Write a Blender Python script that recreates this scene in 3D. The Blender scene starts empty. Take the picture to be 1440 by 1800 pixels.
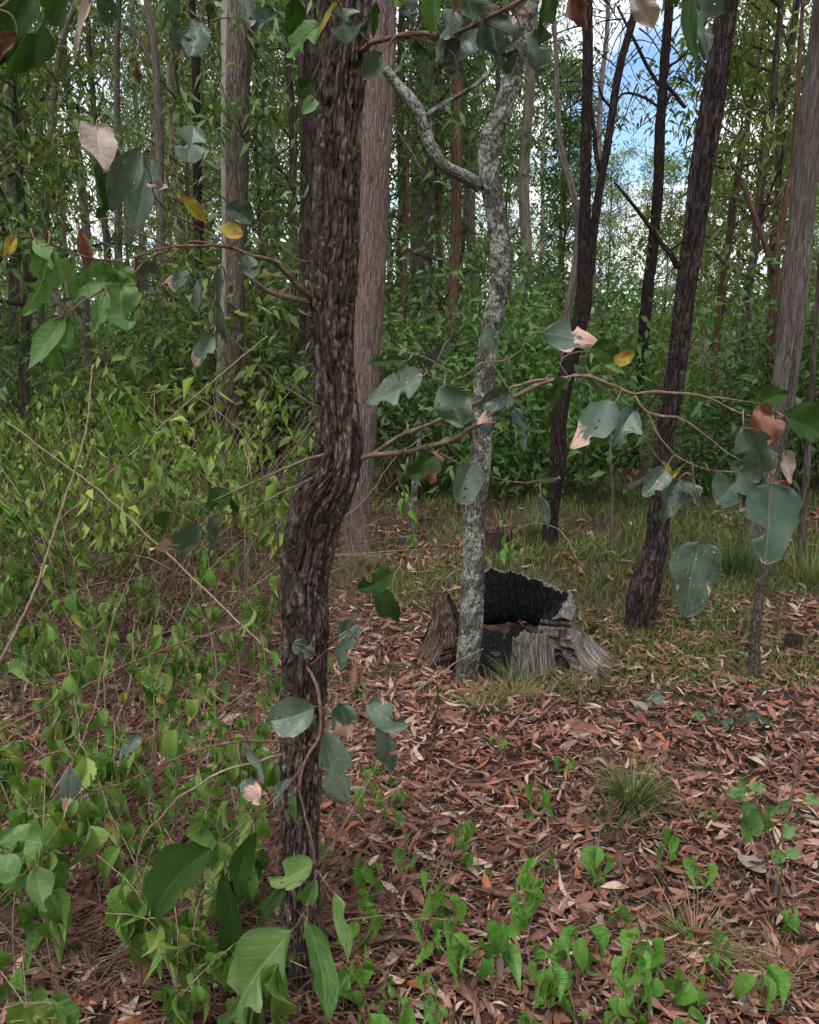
import bpy, math, random
import numpy as np
from mathutils import Vector, Matrix

RND = random.Random(11)
rng = np.random.default_rng(11)
scene = bpy.context.scene
COL = scene.collection
rad = math.radians

# ------------------------------------------------------------------ camera
CAM_Z, PITCH, FPX = 1.6, rad(13.3), 1441.0
cam_d = bpy.data.cameras.new('camera')
cam = bpy.data.objects.new('camera', cam_d)
COL.objects.link(cam)
cam.location = (0, 0, CAM_Z)
cam.rotation_euler = (rad(90) - PITCH, 0, 0)
cam_d.sensor_fit = 'HORIZONTAL'
cam_d.sensor_width = 36.0
cam_d.lens = 36.0 * FPX / 1440.0
cam_d.clip_start, cam_d.clip_end = 0.02, 3000
scene.camera = cam

# ------------------------------------------------------------------ sky, sun, exposure
SUN_EL, SUN_AZ = rad(62), rad(205)
world = bpy.data.worlds.new('World')
scene.world = world
world.use_nodes = True
nt = world.node_tree
nt.nodes.clear()


def nd(tree, typ, **kw):
    n = tree.nodes.new(typ)
    for k, v in kw.items():
        setattr(n, k, v)
    return n


def lk(tree, a, b):
    tree.links.new(a, b)


def build_world():
    out = nd(nt, 'ShaderNodeOutputWorld')
    bg = nd(nt, 'ShaderNodeBackground')
    bg.inputs['Strength'].default_value = 0.15
    sky = nd(nt, 'ShaderNodeTexSky', sky_type='NISHITA', sun_disc=False, sun_elevation=SUN_EL, sun_rotation=SUN_AZ, ozone_density=4.0, dust_density=0.2)
    tc = nd(nt, 'ShaderNodeTexCoord')
    sep = nd(nt, 'ShaderNodeSeparateXYZ')
    lk(nt, tc.outputs['Generated'], sep.inputs[0])
    ad = nd(nt, 'ShaderNodeMath', operation='ADD'); ad.inputs[1].default_value = 0.22
    mx = nd(nt, 'ShaderNodeMath', operation='MAXIMUM'); mx.inputs[1].default_value = 0.1
    lk(nt, sep.outputs['Z'], ad.inputs[0]); lk(nt, ad.outputs[0], mx.inputs[0])
    cmb = nd(nt, 'ShaderNodeCombineXYZ')
    for ax in 'XY':
        dv = nd(nt, 'ShaderNodeMath', operation='DIVIDE')
        lk(nt, sep.outputs[ax], dv.inputs[0]); lk(nt, mx.outputs[0], dv.inputs[1]); lk(nt, dv.outputs[0], cmb.inputs[ax])
    n1 = nd(nt, 'ShaderNodeTexNoise'); n1.inputs['Scale'].default_value = 1.5; n1.inputs['Detail'].default_value = 8
    n1.inputs['Roughness'].default_value = 0.55
    lk(nt, cmb.outputs[0], n1.inputs['Vector'])
    # gap of clear sky low between the trunks on the right
    d = Vector((0.298, math.cos(PITCH) + 0.47 * math.sin(PITCH), 0.47 * math.cos(PITCH) - math.sin(PITCH))).normalized()
    dist = nd(nt, 'ShaderNodeVectorMath', operation='DISTANCE')
    lk(nt, tc.outputs['Generated'], dist.inputs[0]); dist.inputs[1].default_value = d
    gap = nd(nt, 'ShaderNodeMapRange'); gap.inputs['From Min'].default_value = 0.03; gap.inputs['From Max'].default_value = 0.13
    gap.inputs['To Min'].default_value = 0.2; gap.inputs['To Max'].default_value = 0.0
    lk(nt, dist.outputs['Value'], gap.inputs['Value'])
    sub = nd(nt, 'ShaderNodeMath', operation='SUBTRACT')
    lk(nt, n1.outputs['Fac'], sub.inputs[0]); lk(nt, gap.outputs[0], sub.inputs[1])
    ramp = nd(nt, 'ShaderNodeMapRange'); ramp.inputs['From Min'].default_value = 0.33; ramp.inputs['From Max'].default_value = 0.47
    lk(nt, sub.outputs[0], ramp.inputs['Value'])
    n2 = nd(nt, 'ShaderNodeTexNoise'); n2.inputs['Scale'].default_value = 2.6; n2.inputs['Detail'].default_value = 5
    lk(nt, cmb.outputs[0], n2.inputs['Vector'])
    cr = nd(nt, 'ShaderNodeValToRGB')
    cr.color_ramp.elements[0].position = 0.34; cr.color_ramp.elements[0].color = (0.6, 0.68, 0.88, 1)
    cr.color_ramp.elements[1].position = 0.50; cr.color_ramp.elements[1].color = (1.0, 1.0, 1.0, 1)
    lk(nt, n2.outputs['Fac'], cr.inputs[0])
    mul = nd(nt, 'ShaderNodeVectorMath', operation='SCALE'); mul.inputs['Scale'].default_value = 7.4
    lk(nt, cr.outputs[0], mul.inputs[0])
    mix = nd(nt, 'ShaderNodeMix', data_type='RGBA')
    lk(nt, ramp.outputs[0], mix.inputs['Factor']); lk(nt, sky.outputs[0], mix.inputs['A']); lk(nt, mul.outputs[0], mix.inputs['B'])
    lk(nt, mix.outputs['Result'], bg.inputs['Color']); lk(nt, bg.outputs[0], out.inputs[0])


build_world()
sun_d = bpy.data.lights.new('sun', 'SUN')
sun_d.energy, sun_d.angle, sun_d.color = 1.5, rad(14), (1.0, 0.96, 0.9)
sun = bpy.data.objects.new('sun', sun_d)
COL.objects.link(sun)
_sd = Vector((math.sin(SUN_AZ) * math.cos(SUN_EL), math.cos(SUN_AZ) * math.cos(SUN_EL), math.sin(SUN_EL)))
sun.rotation_euler = _sd.to_track_quat('Z', 'Y').to_euler()
scene.view_settings.view_transform = 'Standard'
scene.view_settings.look = 'None'
scene.view_settings.exposure = 0.55
scene.view_settings.gamma = 1.0
scene.view_settings.use_curve_mapping = False
cy = scene.cycles
cy.use_denoising = True
cy.max_bounces, cy.diffuse_bounces, cy.glossy_bounces, cy.transmission_bounces, cy.transparent_max_bounces = 6, 4, 2, 4, 4


# ------------------------------------------------------------------ geometry helpers
def ray(px, py):
    x, u = (px - 720) / FPX, (900 - py) / FPX
    c, s = math.cos(PITCH), math.sin(PITCH)
    return np.array((x, c + u * s, -s + u * c))


def P(px, py, Y):
    d = ray(px, py)
    return np.array((0, 0, CAM_Z)) + d * (Y / d[1])


def px2m(px, py, Y, w):
    return w / FPX * (Y / ray(px, py)[1])


def gz(x, y):
    x, y = np.asarray(x, float), np.asarray(y, float)
    return 0.018 * np.sin(1.9 * x + 0.7 * y + 1.3) + 0.014 * np.sin(3.1 * y - 1.7 * x) + 0.01 * np.sin(5.3 * x + 4.1 * y) \
        + 0.05 * np.sin(0.31 * x + 0.5) * np.sin(0.27 * y + 0.2)


def G(px, py):
    d = ray(px, py)
    p = np.array((0, 0, CAM_Z)) + d * (CAM_Z / -d[2])
    p[2] = float(gz(p[0], p[1]))
    return p


def srgb(r, g, b):
    f = lambda c: ((c / 255 + 0.055) / 1.055) ** 2.4 if c > 10 else c / 255 / 12.92
    return (f(r), f(g), f(b))


_PERM = np.random.default_rng(3).random((64, 64, 64))


def vnoise(p):
    p = np.asarray(p, float)
    i = np.floor(p).astype(int)
    f = p - i
    f = f * f * (3 - 2 * f)
    r = 0
    for dx in (0, 1):
        wx = f[..., 0] if dx else 1 - f[..., 0]
        for dy in (0, 1):
            wy = f[..., 1] if dy else 1 - f[..., 1]
            for dz in (0, 1):
                wz = f[..., 2] if dz else 1 - f[..., 2]
                r = r + wx * wy * wz * _PERM[(i[..., 0] + dx) & 63, (i[..., 1] + dy) & 63, (i[..., 2] + dz) & 63]
    return r


def fbm(p, o=3):
    r, a, t = 0, 1.0, 0
    p = np.asarray(p, float)
    for k in range(o):
        r = r + a * vnoise(p * (2 ** k) + k * 17.3)
        t += a
        a *= 0.5
    return r / t


def smooth(pts, n):
    """chord-length cubic through rows of pts (any number of columns), n samples"""
    p = np.asarray(pts, float)
    if len(p) == 2:
        t = np.linspace(0, 1, n)[:, None]
        return p[0] * (1 - t) + p[1] * t
    h = np.maximum(np.linalg.norm(np.diff(p[:, :3], axis=0), axis=1), 1e-6)
    sl = np.diff(p, axis=0) / h[:, None]
    m = np.empty_like(p)
    m[1:-1] = (sl[:-1] * h[1:, None] + sl[1:] * h[:-1, None]) / (h[1:] + h[:-1])[:, None]
    m[0], m[-1] = sl[0], sl[-1]
    cum = np.concatenate([[0], np.cumsum(h)])
    s = np.linspace(0, cum[-1], n)
    k = np.clip(np.searchsorted(cum, s, side='right') - 1, 0, len(p) - 2)
    t = ((s - cum[k]) / h[k])[:, None]
    H = h[k][:, None]
    return (2 * t ** 3 - 3 * t ** 2 + 1) * p[k] + (t ** 3 - 2 * t ** 2 + t) * H * m[k] + (3 * t ** 2 - 2 * t ** 3) * p[k + 1] + (t ** 3 - t ** 2) * H * m[k + 1]


class Buf:
    """collects vertices, faces and one value and one vector per vertex"""

    def __init__(s):
        s.V, s.F, s.R, s.B, s.n = [], [], [], [], 0

    def add(s, V, F, r=0.0, b=None):
        V = np.asarray(V, float).reshape(-1, 3)
        s.V.append(V)
        for f in (F if isinstance(F, list) else [F]):
            s.F.append(np.asarray(f, int) + s.n)
        s.R.append(np.broadcast_to(np.asarray(r, float), (len(V),)))
        s.B.append(V if b is None else np.asarray(b, float).reshape(-1, 3))
        s.n += len(V)

    def mesh(s, name, mat, origin=(0, 0, 0), shade=True, mats=None, midx=None):
        V = np.vstack(s.V) - np.asarray(origin, float)
        me = bpy.data.meshes.new(name)
        nl = sum(f.size for f in s.F)
        npoly = sum(len(f) for f in s.F)
        loops = np.concatenate([f.ravel() for f in s.F])
        tot = np.concatenate([np.full(len(f), f.shape[1]) for f in s.F])
        st = np.concatenate([[0], np.cumsum(tot)[:-1]])
        me.vertices.add(len(V)); me.vertices.foreach_set('co', V.ravel().astype(np.float32))
        me.loops.add(nl); me.loops.foreach_set('vertex_index', loops.astype(np.int32))
        me.polygons.add(npoly)
        me.polygons.foreach_set('loop_start', st.astype(np.int32))
        if shade:
            me.polygons.foreach_set('use_smooth', np.ones(npoly, bool))
        a = me.attributes.new('rnd', 'FLOAT', 'POINT'); a.data.foreach_set('value', np.concatenate(s.R).astype(np.float32))
        a = me.attributes.new('bark', 'FLOAT_VECTOR', 'POINT'); a.data.foreach_set('vector', np.vstack(s.B).ravel().astype(np.float32))
        for m in (mats or [mat]):
            me.materials.append(m)
        if midx is not None:
            me.polygons.foreach_set('material_index', np.asarray(midx, np.int32))
        me.update(calc_edges=True)
        return me


def link(name, data, parent=None, loc=(0, 0, 0), **props):
    o = bpy.data.objects.new(name, data)
    COL.objects.link(o)
    o.location = loc
    if parent:
        o.parent = parent
    for k, v in props.items():
        if v:
            o[k] = v
    return o


def thing(name, label, category, loc, group=None):
    o = link(name, None, None, loc, label=label, category=category, group=group)
    o.empty_display_size = 0.1
    return o


def grid_faces(nr, nc, wrap=True):
    i = np.arange(nr - 1)[:, None]
    j = np.arange(nc if wrap else nc - 1)[None, :]
    j2 = (j + 1) % nc if wrap else j + 1
    a, b, c, d = i * nc + j, i * nc + j2, (i + 1) * nc + j2, (i + 1) * nc + j
    return np.stack(np.broadcast_arrays(a, b, c, d), -1).reshape(-1, 4)


def frames(C):
    T = np.gradient(C, axis=0)
    T /= np.maximum(np.linalg.norm(T, axis=1)[:, None], 1e-9)
    mean = C[-1] - C[0]
    ref = np.array((0, 1.0, 0)) if abs(mean[1]) < 0.8 * np.linalg.norm(mean) else np.array((1.0, 0, 0))
    X = np.cross(ref, T); X /= np.maximum(np.linalg.norm(X, axis=1)[:, None], 1e-9)
    return T, X, np.cross(T, X)


def tube(buf, path, radii, nseg=6, r=0.0, disp=None, cap=True):
    C = np.asarray(path, float)
    Rr = np.asarray(radii, float)
    T, X, Yv = frames(C)
    a = np.linspace(0, 2 * np.pi, nseg, endpoint=False)
    s = np.concatenate([[0], np.cumsum(np.linalg.norm(np.diff(C, axis=0), axis=1))])
    A, S = np.meshgrid(a, s)
    RR = np.repeat(Rr[:, None], nseg, 1)
    rr = RR + (disp(A, S, RR) if disp else 0)
    if disp is not None and hasattr(disp, 'cell'):
        r = disp.cell
    V = C[:, None] + rr[..., None] * (np.cos(A)[..., None] * X[:, None] + np.sin(A)[..., None] * Yv[:, None])
    B = np.stack([np.cos(A) * RR, np.sin(A) * RR, S], -1)
    F = [grid_faces(len(C), nseg)]
    if cap:
        n0 = len(C) * nseg
        V = np.vstack([V.reshape(-1, 3), C[-1:], C[:1]])
        if isinstance(r, np.ndarray):
            r = np.concatenate([r, [0.5, 0.5]])
        B = np.vstack([B.reshape(-1, 3), [[0, 0, s[-1]]], [[0, 0, 0]]])
        j = np.arange(nseg); j2 = (j + 1) % nseg
        F.append(np.stack([(len(C) - 1) * nseg + j, (len(C) - 1) * nseg + j2, np.full(nseg, n0)], -1))
        F.append(np.stack([j2, j, np.full(nseg, n0 + 1)], -1))
    buf.add(V, F, r, B)


# bark relief: metres added to the radius at angle A, length S
def bark_iron(ridges, amp, stretch=0.11, seed=0.0):
    k = ridges / np.pi / 1.0

    def f(A, S, RR):
        p = np.stack([np.cos(A) * k, np.sin(A) * k, S / stretch], -1) + seed
        w = fbm(p * np.array((0.6, 0.6, 0.5)) + 9, 2) - 0.5
        q = p + w[..., None] * np.array((2.2, 2.2, 0.8))
        n = np.abs(2 * fbm(q, 2) - 1)
        plate = np.clip(n / 0.28, 0, 1)
        plate = plate * plate * (3 - 2 * plate)
        p2 = np.stack([np.cos(A) * k * 2.2, np.sin(A) * k * 2.2, S / stretch * 3.0], -1) + seed + 31
        fine = fbm(p2 + w[..., None] * 2, 3) - 0.5
        p3 = np.stack([np.cos(A) * k * 0.4, np.sin(A) * k * 0.4, S / stretch * 0.45], -1) + seed + 5
        lump = fbm(p3, 2) - 0.5
        p4 = np.stack([np.cos(A) * k * 5.0, np.sin(A) * k * 5.0, S / stretch * 5.5], -1) + seed + 51
        flake = np.abs(2 * fbm(p4 + w[..., None] * 3, 2) - 1)
        return amp * (1.25 * (plate - 0.75) + 0.6 * fine + 1.4 * lump + 0.5 * (np.clip(flake / 0.3, 0, 1) - 0.7))
    return f


def bark_plates(nc, clen, amp, seed=0.0, lumpy=1.0):
    """flaky plates: jittered cells round the trunk, each with its own height, cracks between, long fissures through"""
    sd = int(seed * 10)
    J = np.random.default_rng(900 + sd).random((512, 512, 4))

    def f(A, S, RR):
        k = 3.2
        pw = np.stack([np.cos(A) * k, np.sin(A) * k, S / clen * 0.8], -1) + seed
        w1, w2 = fbm(pw, 3) - 0.5, fbm(pw + 23, 3) - 0.5
        U = (A / (2 * np.pi) * nc + 2.0 * w1)
        Vv = S / clen + 1.3 * w2
        iu, iv = np.floor(U).astype(int), np.floor(Vv).astype(int)
        d1 = np.full(A.shape, 9.0); d2 = d1.copy(); h = d1 * 0; tl = d1 * 0
        for du in (-1, 0, 1):
            for dv in (-1, 0, 1):
                cu, cv = iu + du, iv + dv
                j = J[cu % nc, cv % 512]
                ox, oy = cu + 0.15 + 0.7 * j[..., 0] - U, cv + 0.15 + 0.7 * j[..., 1] - Vv
                d = np.sqrt(ox * ox + oy * oy)
                nw = d < d1
                d2 = np.where(nw, d1, np.minimum(d2, d))
                h = np.where(nw, j[..., 2], h); tl = np.where(nw, oy * (0.4 + j[..., 3]), tl)
                d1 = np.where(nw, d, d1)
        e = np.clip((d2 - d1) / 0.20, 0, 1)
        pf = np.stack([np.cos(A) * 2.1, np.sin(A) * 2.1, S / (clen * 6)], -1) * np.array((1.5, 1.5, 1.0)) + seed + 3
        fis = np.clip(np.abs(2 * fbm(pf + w1[..., None] * 1.5, 2) - 1) / 0.2, 0, 1)
        pl = np.stack([np.cos(A) * 1.2, np.sin(A) * 1.2, S / (clen * 3)], -1) + seed + 5
        lump = fbm(pl, 2) - 0.5
        p2 = np.stack([np.cos(A) * 12, np.sin(A) * 12, S / clen * 5], -1) + seed + 31
        fine = fbm(p2 + w1[..., None] * 4, 4) - 0.5
        f.cell = h.ravel()
        return amp * (0.8 * (e - 0.8) + 0.55 * (h - 0.5) * e - 0.3 * tl * e + 1.6 * (fis - 0.8) + 1.6 * lumpy * lump + 1.2 * fine)
    return f


# ------------------------------------------------------------------ materials
def new_mat(name):
    m = bpy.data.materials.new(name)
    m.use_nodes = True
    t = m.node_tree
    t.nodes.clear()
    out = nd(t, 'ShaderNodeOutputMaterial')
    bs = nd(t, 'ShaderNodeBsdfPrincipled')
    return m, t, out, bs


def ramp_node(t, stops, interp='LINEAR'):
    cr = nd(t, 'ShaderNodeValToRGB')
    cr.color_ramp.interpolation = interp
    e = cr.color_ramp.elements
    while len(e) < len(stops):
        e.new(0.5)
    for el, (p, c) in zip(e, stops):
        el.position = p
        el.color = (*c, 1)
    return cr


def noise(t, vec, scale, detail=4, rough=0.55, dist=0.0):
    n = nd(t, 'ShaderNodeTexNoise')
    n.inputs['Scale'].default_value, n.inputs['Detail'].default_value = scale, detail
    n.inputs['Roughness'].default_value, n.inputs['Distortion'].default_value = rough, dist
    if vec is not None:
        lk(t, vec, n.inputs['Vector'])
    return n.outputs['Fac']


def mapped(t, vec, sc):
    m = nd(t, 'ShaderNodeMapping')
    m.inputs['Scale'].default_value = sc
    lk(t, vec, m.inputs['Vector'])
    return m.outputs[0]


def rng_node(t, v, a, b, c=0.0, d=1.0):
    m = nd(t, 'ShaderNodeMapRange')
    for k, x in zip(('From Min', 'From Max', 'To Min', 'To Max'), (a, b, c, d)):
        m.inputs[k].default_value = x
    lk(t, v, m.inputs['Value'])
    return m.outputs[0]


def mixc(t, fac, A, B):
    m = nd(t, 'ShaderNodeMix', data_type='RGBA')
    for s, v in (('Factor', fac), ('A', A), ('B', B)):
        if isinstance(v, (int, float)):
            m.inputs[s].default_value = v
        elif isinstance(v, tuple):
            m.inputs[s].default_value = (*v, 1)
        else:
            lk(t, v, m.inputs[s])
    return m.outputs['Result']


def mth(t, op, a, b=None, c=None):
    m = nd(t, 'ShaderNodeMath', operation=op)
    for i, v in enumerate((a, b, c)):
        if v is None:
            continue
        if isinstance(v, (int, float)):
            m.inputs[i].default_value = v
        else:
            lk(t, v, m.inputs[i])
    return m.outputs[0]


def bump(t, h, bs, strength=0.6, dist=0.01):
    b = nd(t, 'ShaderNodeBump')
    b.inputs['Strength'].default_value, b.inputs['Distance'].default_value = strength, dist
    lk(t, h, b.inputs['Height'])
    lk(t, b.outputs[0], bs.inputs['Normal'])


def bark_mat(name, cols, freq=40.0, stretch=0.12, lichen=None, lichen_amt=0.62, lichen_scale=14, strength=0.7, dist=0.006,
             patch=None, patch_scale=(4, 4, 1.5), patch_lo=0.55, side=None, fleck=None, plate=0.0):
    m, t, out, bs = new_mat(name)
    at = nd(t, 'ShaderNodeAttribute', attribute_name='bark')
    v = at.outputs['Vector']
    wv = nd(t, 'ShaderNodeTexNoise')
    wv.inputs['Scale'].default_value, wv.inputs['Detail'].default_value = 18.0, 3
    lk(t, v, wv.inputs['Vector'])
    wa = nd(t, 'ShaderNodeVectorMath', operation='MULTIPLY_ADD')
    lk(t, wv.outputs['Color'], wa.inputs[0])
    wa.inputs[1].default_value = (0.016, 0.016, 0.09)
    lk(t, v, wa.inputs[2])
    vs = mapped(t, wa.outputs[0], (1, 1, stretch))

    def crack(sc, hi):
        vo = nd(t, 'ShaderNodeTexVoronoi', feature='DISTANCE_TO_EDGE')
        vo.inputs['Scale'].default_value = sc
        lk(t, vs, vo.inputs['Vector'])
        return rng_node(t, vo.outputs['Distance'], 0.0, hi)
    c1, c2 = crack(freq, 0.2), crack(freq * 2.3, 0.28)
    f1 = noise(t, vs, freq * 2.6, 8, 0.75)
    mixv = mth(t, 'ADD', mth(t, 'MULTIPLY', f1, 0.62), mth(t, 'ADD', mth(t, 'MULTIPLY', c1, 0.10), mth(t, 'MULTIPLY', c2, 0.09)))
    hgt = mth(t, 'ADD', mth(t, 'MULTIPLY', f1, 0.9), mth(t, 'ADD', mth(t, 'MULTIPLY', c1, 0.55), mth(t, 'MULTIPLY', c2, 0.3)))
    cr = ramp_node(t, [(0.30, cols[0]), (0.425, cols[1]), (0.55, cols[2])])
    pa = nd(t, 'ShaderNodeAttribute', attribute_name='rnd')
    lk(t, mth(t, 'ADD', mixv, mth(t, 'MULTIPLY', mth(t, 'SUBTRACT', pa.outputs['Fac'], 0.5), plate)), cr.inputs[0])
    col = cr.outputs[0]
    big = noise(t, mapped(t, v, (1, 1, 0.4)), 5.0, 3)
    col = mixc(t, rng_node(t, big, 0.35, 0.65), col, mixc(t, 0.5, col, cols[3] if len(cols) > 3 else cols[1]))
    if patch:
        pn = noise(t, mapped(t, v, patch_scale), 1.0, 4, 0.6, 0.5)
        col = mixc(t, rng_node(t, pn, patch_lo, patch_lo + 0.08), col, mixc(t, mixv, patch, mixc(t, 0.5, patch, cols[0])))
    if side:      # bare pale wood down one side
        sp = nd(t, 'ShaderNodeSeparateXYZ')
        lk(t, v, sp.inputs[0])
        wob = mth(t, 'MULTIPLY', mth(t, 'SUBTRACT', noise(t, vs, 14, 4), 0.5), 0.12)
        col = mixc(t, rng_node(t, mth(t, 'ADD', mth(t, 'MULTIPLY', sp.outputs[0], side[1]), wob), side[2], side[2] + 0.03), col, mixc(t, mixv, side[0], cols[1]))
    if fleck:
        fn = noise(t, mapped(t, v, (1, 1, 0.55)), 150, 3, 0.5)
        fm = noise(t, v, 9, 3, 0.6)
        col = mixc(t, mth(t, 'MULTIPLY', rng_node(t, fn, 0.65, 0.69), rng_node(t, fm, 0.45, 0.6)), col, fleck)
    if lichen:
        ln = noise(t, v, lichen_scale, 7, 0.7, 0.6)
        ls = noise(t, v, lichen_scale * 9, 4, 0.6)
        fac = mth(t, 'MULTIPLY', rng_node(t, ln, lichen_amt, lichen_amt + 0.06), rng_node(t, ls, 0.36, 0.56))
        col = mixc(t, fac, col, lichen)
    lk(t, col, bs.inputs['Base Color'])
    bs.inputs['Roughness'].default_value = 0.9
    bs.inputs['Specular IOR Level'].default_value = 0.2
    bump(t, hgt, bs, strength, dist)
    lk(t, bs.outputs[0], out.inputs[0])
    return m


def finish_leaf(t, out, bs, col, trans, rough=0.5, spec=0.35):
    lk(t, col, bs.inputs['Base Color'])
    bs.inputs['Roughness'].default_value = rough
    bs.inputs['Specular IOR Level'].default_value = spec
    if trans > 0:
        tr = nd(t, 'ShaderNodeBsdfTranslucent')
        hs = nd(t, 'ShaderNodeMix', data_type='RGBA', blend_type='MULTIPLY')
        hs.inputs['Factor'].default_value = 1.0
        lk(t, col, hs.inputs['A'])
        hs.inputs['B'].default_value = (1.25, 1.45, 0.5, 1)
        lk(t, hs.outputs['Result'], tr.inputs['Color'])
        mx = nd(t, 'ShaderNodeMixShader')
        mx.inputs[0].default_value = trans
        lk(t, bs.outputs[0], mx.inputs[1]); lk(t, tr.outputs[0], mx.inputs[2])
        lk(t, mx.outputs[0], out.inputs[0])
    else:
        lk(t, bs.outputs[0], out.inputs[0])


def leaf_mat(name, stops, vein=None, trans=0.25, dead=None, dead_lo=0.6, rough=0.5, spec=0.35, vein_bump=0.3, nveins=9, vein_mix=0.28, specks=None, tipdead=0.0, rib_amt=0.22):
    """one leaf per object: colour from the object's random value, midrib and side veins along its UV map, dry patches by noise"""
    m, t, out, bs = new_mat(name)
    oi = nd(t, 'ShaderNodeObjectInfo')
    cr = ramp_node(t, stops)
    lk(t, oi.outputs['Random'], cr.inputs[0])
    col = cr.outputs[0]
    uv = nd(t, 'ShaderNodeUVMap')
    sp = nd(t, 'ShaderNodeSeparateXYZ')
    lk(t, uv.outputs[0], sp.inputs[0])
    u, v = sp.outputs[0], sp.outputs[1]
    au = mth(t, 'ABSOLUTE', mth(t, 'SUBTRACT', mth(t, 'MULTIPLY', u, 2.0), 1.0))
    tco = nd(t, 'ShaderNodeTexCoord')
    off = nd(t, 'ShaderNodeVectorMath', operation='ADD')
    cm = nd(t, 'ShaderNodeCombineXYZ')
    lk(t, mth(t, 'MULTIPLY', oi.outputs['Random'], 37.0), cm.inputs[0]); lk(t, mth(t, 'MULTIPLY', oi.outputs['Random'], 91.0), cm.inputs[1])
    lk(t, uv.outputs[0], off.inputs[0]); lk(t, cm.outputs[0], off.inputs[1])
    mot = noise(t, off.outputs[0], 5.0, 4)
    col = mixc(t, rng_node(t, mot, 0.35, 0.65, 0.0, 0.8), mixc(t, 0.35, col, stops[0][1]), mixc(t, 0.7, col, stops[-1 if len(stops) < 4 else 2][1]))
    ph = mth(t, 'FRACT', mth(t, 'MULTIPLY', mth(t, 'SUBTRACT', v, mth(t, 'MULTIPLY', au, 0.17)), float(nveins)))
    rib = rng_node(t, mth(t, 'ABSOLUTE', mth(t, 'SUBTRACT', ph, 0.5)), 0.0, 0.16, 1.0, 0.0)
    mid = rng_node(t, au, 0.02, 0.07, 1.0, 0.0)
    vv = mth(t, 'MAXIMUM', mid, mth(t, 'MULTIPLY', rib, rib_amt))
    if vein:
        col = mixc(t, mth(t, 'MULTIPLY', vv, vein_mix), col, vein)
    if dead:
        dn = noise(t, off.outputs[0], 2.1, 6, 0.65, 0.5)
        dn = mth(t, 'ADD', dn, mth(t, 'MULTIPLY', mth(t, 'POWER', au, 4.0), 0.09))
        if tipdead:
            rv = mth(t, 'FRACT', mth(t, 'MULTIPLY', oi.outputs['Random'], 13.7))
            dn = mth(t, 'ADD', mth(t, 'MULTIPLY', dn, 0.55), mth(t, 'MULTIPLY', mth(t, 'ADD', v, mth(t, 'MULTIPLY', mth(t, 'SUBTRACT', rv, 0.5), 0.7)), tipdead))
        col = mixc(t, rng_node(t, dn, dead_lo, dead_lo + 0.03), col, mixc(t, noise(t, off.outputs[0], 14, 5), dead[0], dead[1]))
    if specks:
        sn = noise(t, off.outputs[0], 16.0, 3, 0.5)
        col = mixc(t, rng_node(t, sn, 0.67, 0.70), col, specks)
    bm = mth(t, 'ADD', mth(t, 'MULTIPLY', vv, -1.0), mth(t, 'MULTIPLY', mot, 0.6))
    bump(t, bm, bs, vein_bump, 0.002)
    finish_leaf(t, out, bs, col, trans, rough, spec)
    return m


def mass_mat(name, stops, trans=0.25, rough=0.55, spec=0.3, attr='rnd'):
    m, t, out, bs = new_mat(name)
    at = nd(t, 'ShaderNodeAttribute', attribute_name=attr)
    oi = nd(t, 'ShaderNodeObjectInfo')
    cr = ramp_node(t, stops)
    lk(t, mth(t, 'FRACT', mth(t, 'ADD', mth(t, 'MULTIPLY', at.outputs['Fac'], 0.86), mth(t, 'MULTIPLY', oi.outputs['Random'], 0.13))), cr.inputs[0])
    finish_leaf(t, out, bs, cr.outputs[0], trans, rough, spec)
    return m


# barks
M_IRON = bark_mat('furrowed_bark', [srgb(42, 34, 32), srgb(96, 82, 77), srgb(166, 148, 140), srgb(80, 63, 57)], 52, 0.2,
                  lichen=srgb(168, 174, 160), lichen_amt=0.62, lichen_scale=24, strength=1.0, dist=0.008, fleck=srgb(172, 160, 150), plate=0.09)
M_IRON2 = bark_mat('dark_bark', [srgb(34, 27, 28), srgb(78, 65, 65), srgb(132, 114, 113), srgb(60, 46, 46)], 46, 0.16, strength=1.0, dist=0.012, plate=0.12)
M_PINK = bark_mat('pinkish_bark', [srgb(84, 68, 66), srgb(148, 126, 123), srgb(194, 174, 170), srgb(136, 110, 104)], 62, 0.075, strength=1.0, dist=0.012,
                  patch=srgb(98, 52, 44), patch_scale=(5, 5, 0.9), patch_lo=0.6)
M_PALE = bark_mat('pale_grey_bark', [srgb(74, 62, 60), srgb(130, 116, 111), srgb(178, 164, 158), srgb(112, 94, 88)], 44, 0.09, strength=1.0, dist=0.012,
                  side=(srgb(214, 208, 202), -1.0, 0.04))
M_LICH = bark_mat('lichen_bark', [srgb(52, 48, 46), srgb(112, 108, 104), srgb(178, 175, 169), srgb(100, 92, 86)], 80, 0.32, strength=1.0, dist=0.008,
                  lichen=srgb(196, 200, 188), lichen_amt=0.49, lichen_scale=8, fleck=srgb(190, 188, 180))
M_SAP = bark_mat('sapling_bark', [srgb(48, 42, 40), srgb(98, 90, 86), srgb(158, 151, 145), srgb(84, 74, 68)], 80, 0.3, strength=1.0, dist=0.006,
                  fleck=srgb(190, 188, 180))
M_RED = bark_mat('red_bark', [srgb(74, 50, 46), srgb(120, 86, 77), srgb(158, 122, 110), srgb(100, 76, 70)], 26, 0.12, strength=0.8, dist=0.012)
M_GREY = bark_mat('grey_bark', [srgb(80, 71, 72), srgb(132, 120, 121), srgb(178, 166, 164), srgb(114, 96, 92)], 40, 0.07, strength=0.9, dist=0.01,
                  patch=srgb(96, 76, 68), patch_scale=(4, 4, 1.0), patch_lo=0.56)
M_PALEBARK = bark_mat('pale_far_bark', [srgb(112, 100, 96), srgb(158, 146, 142), srgb(196, 186, 180), srgb(140, 120, 112)], 20, 0.1, strength=0.6, dist=0.012)
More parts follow.
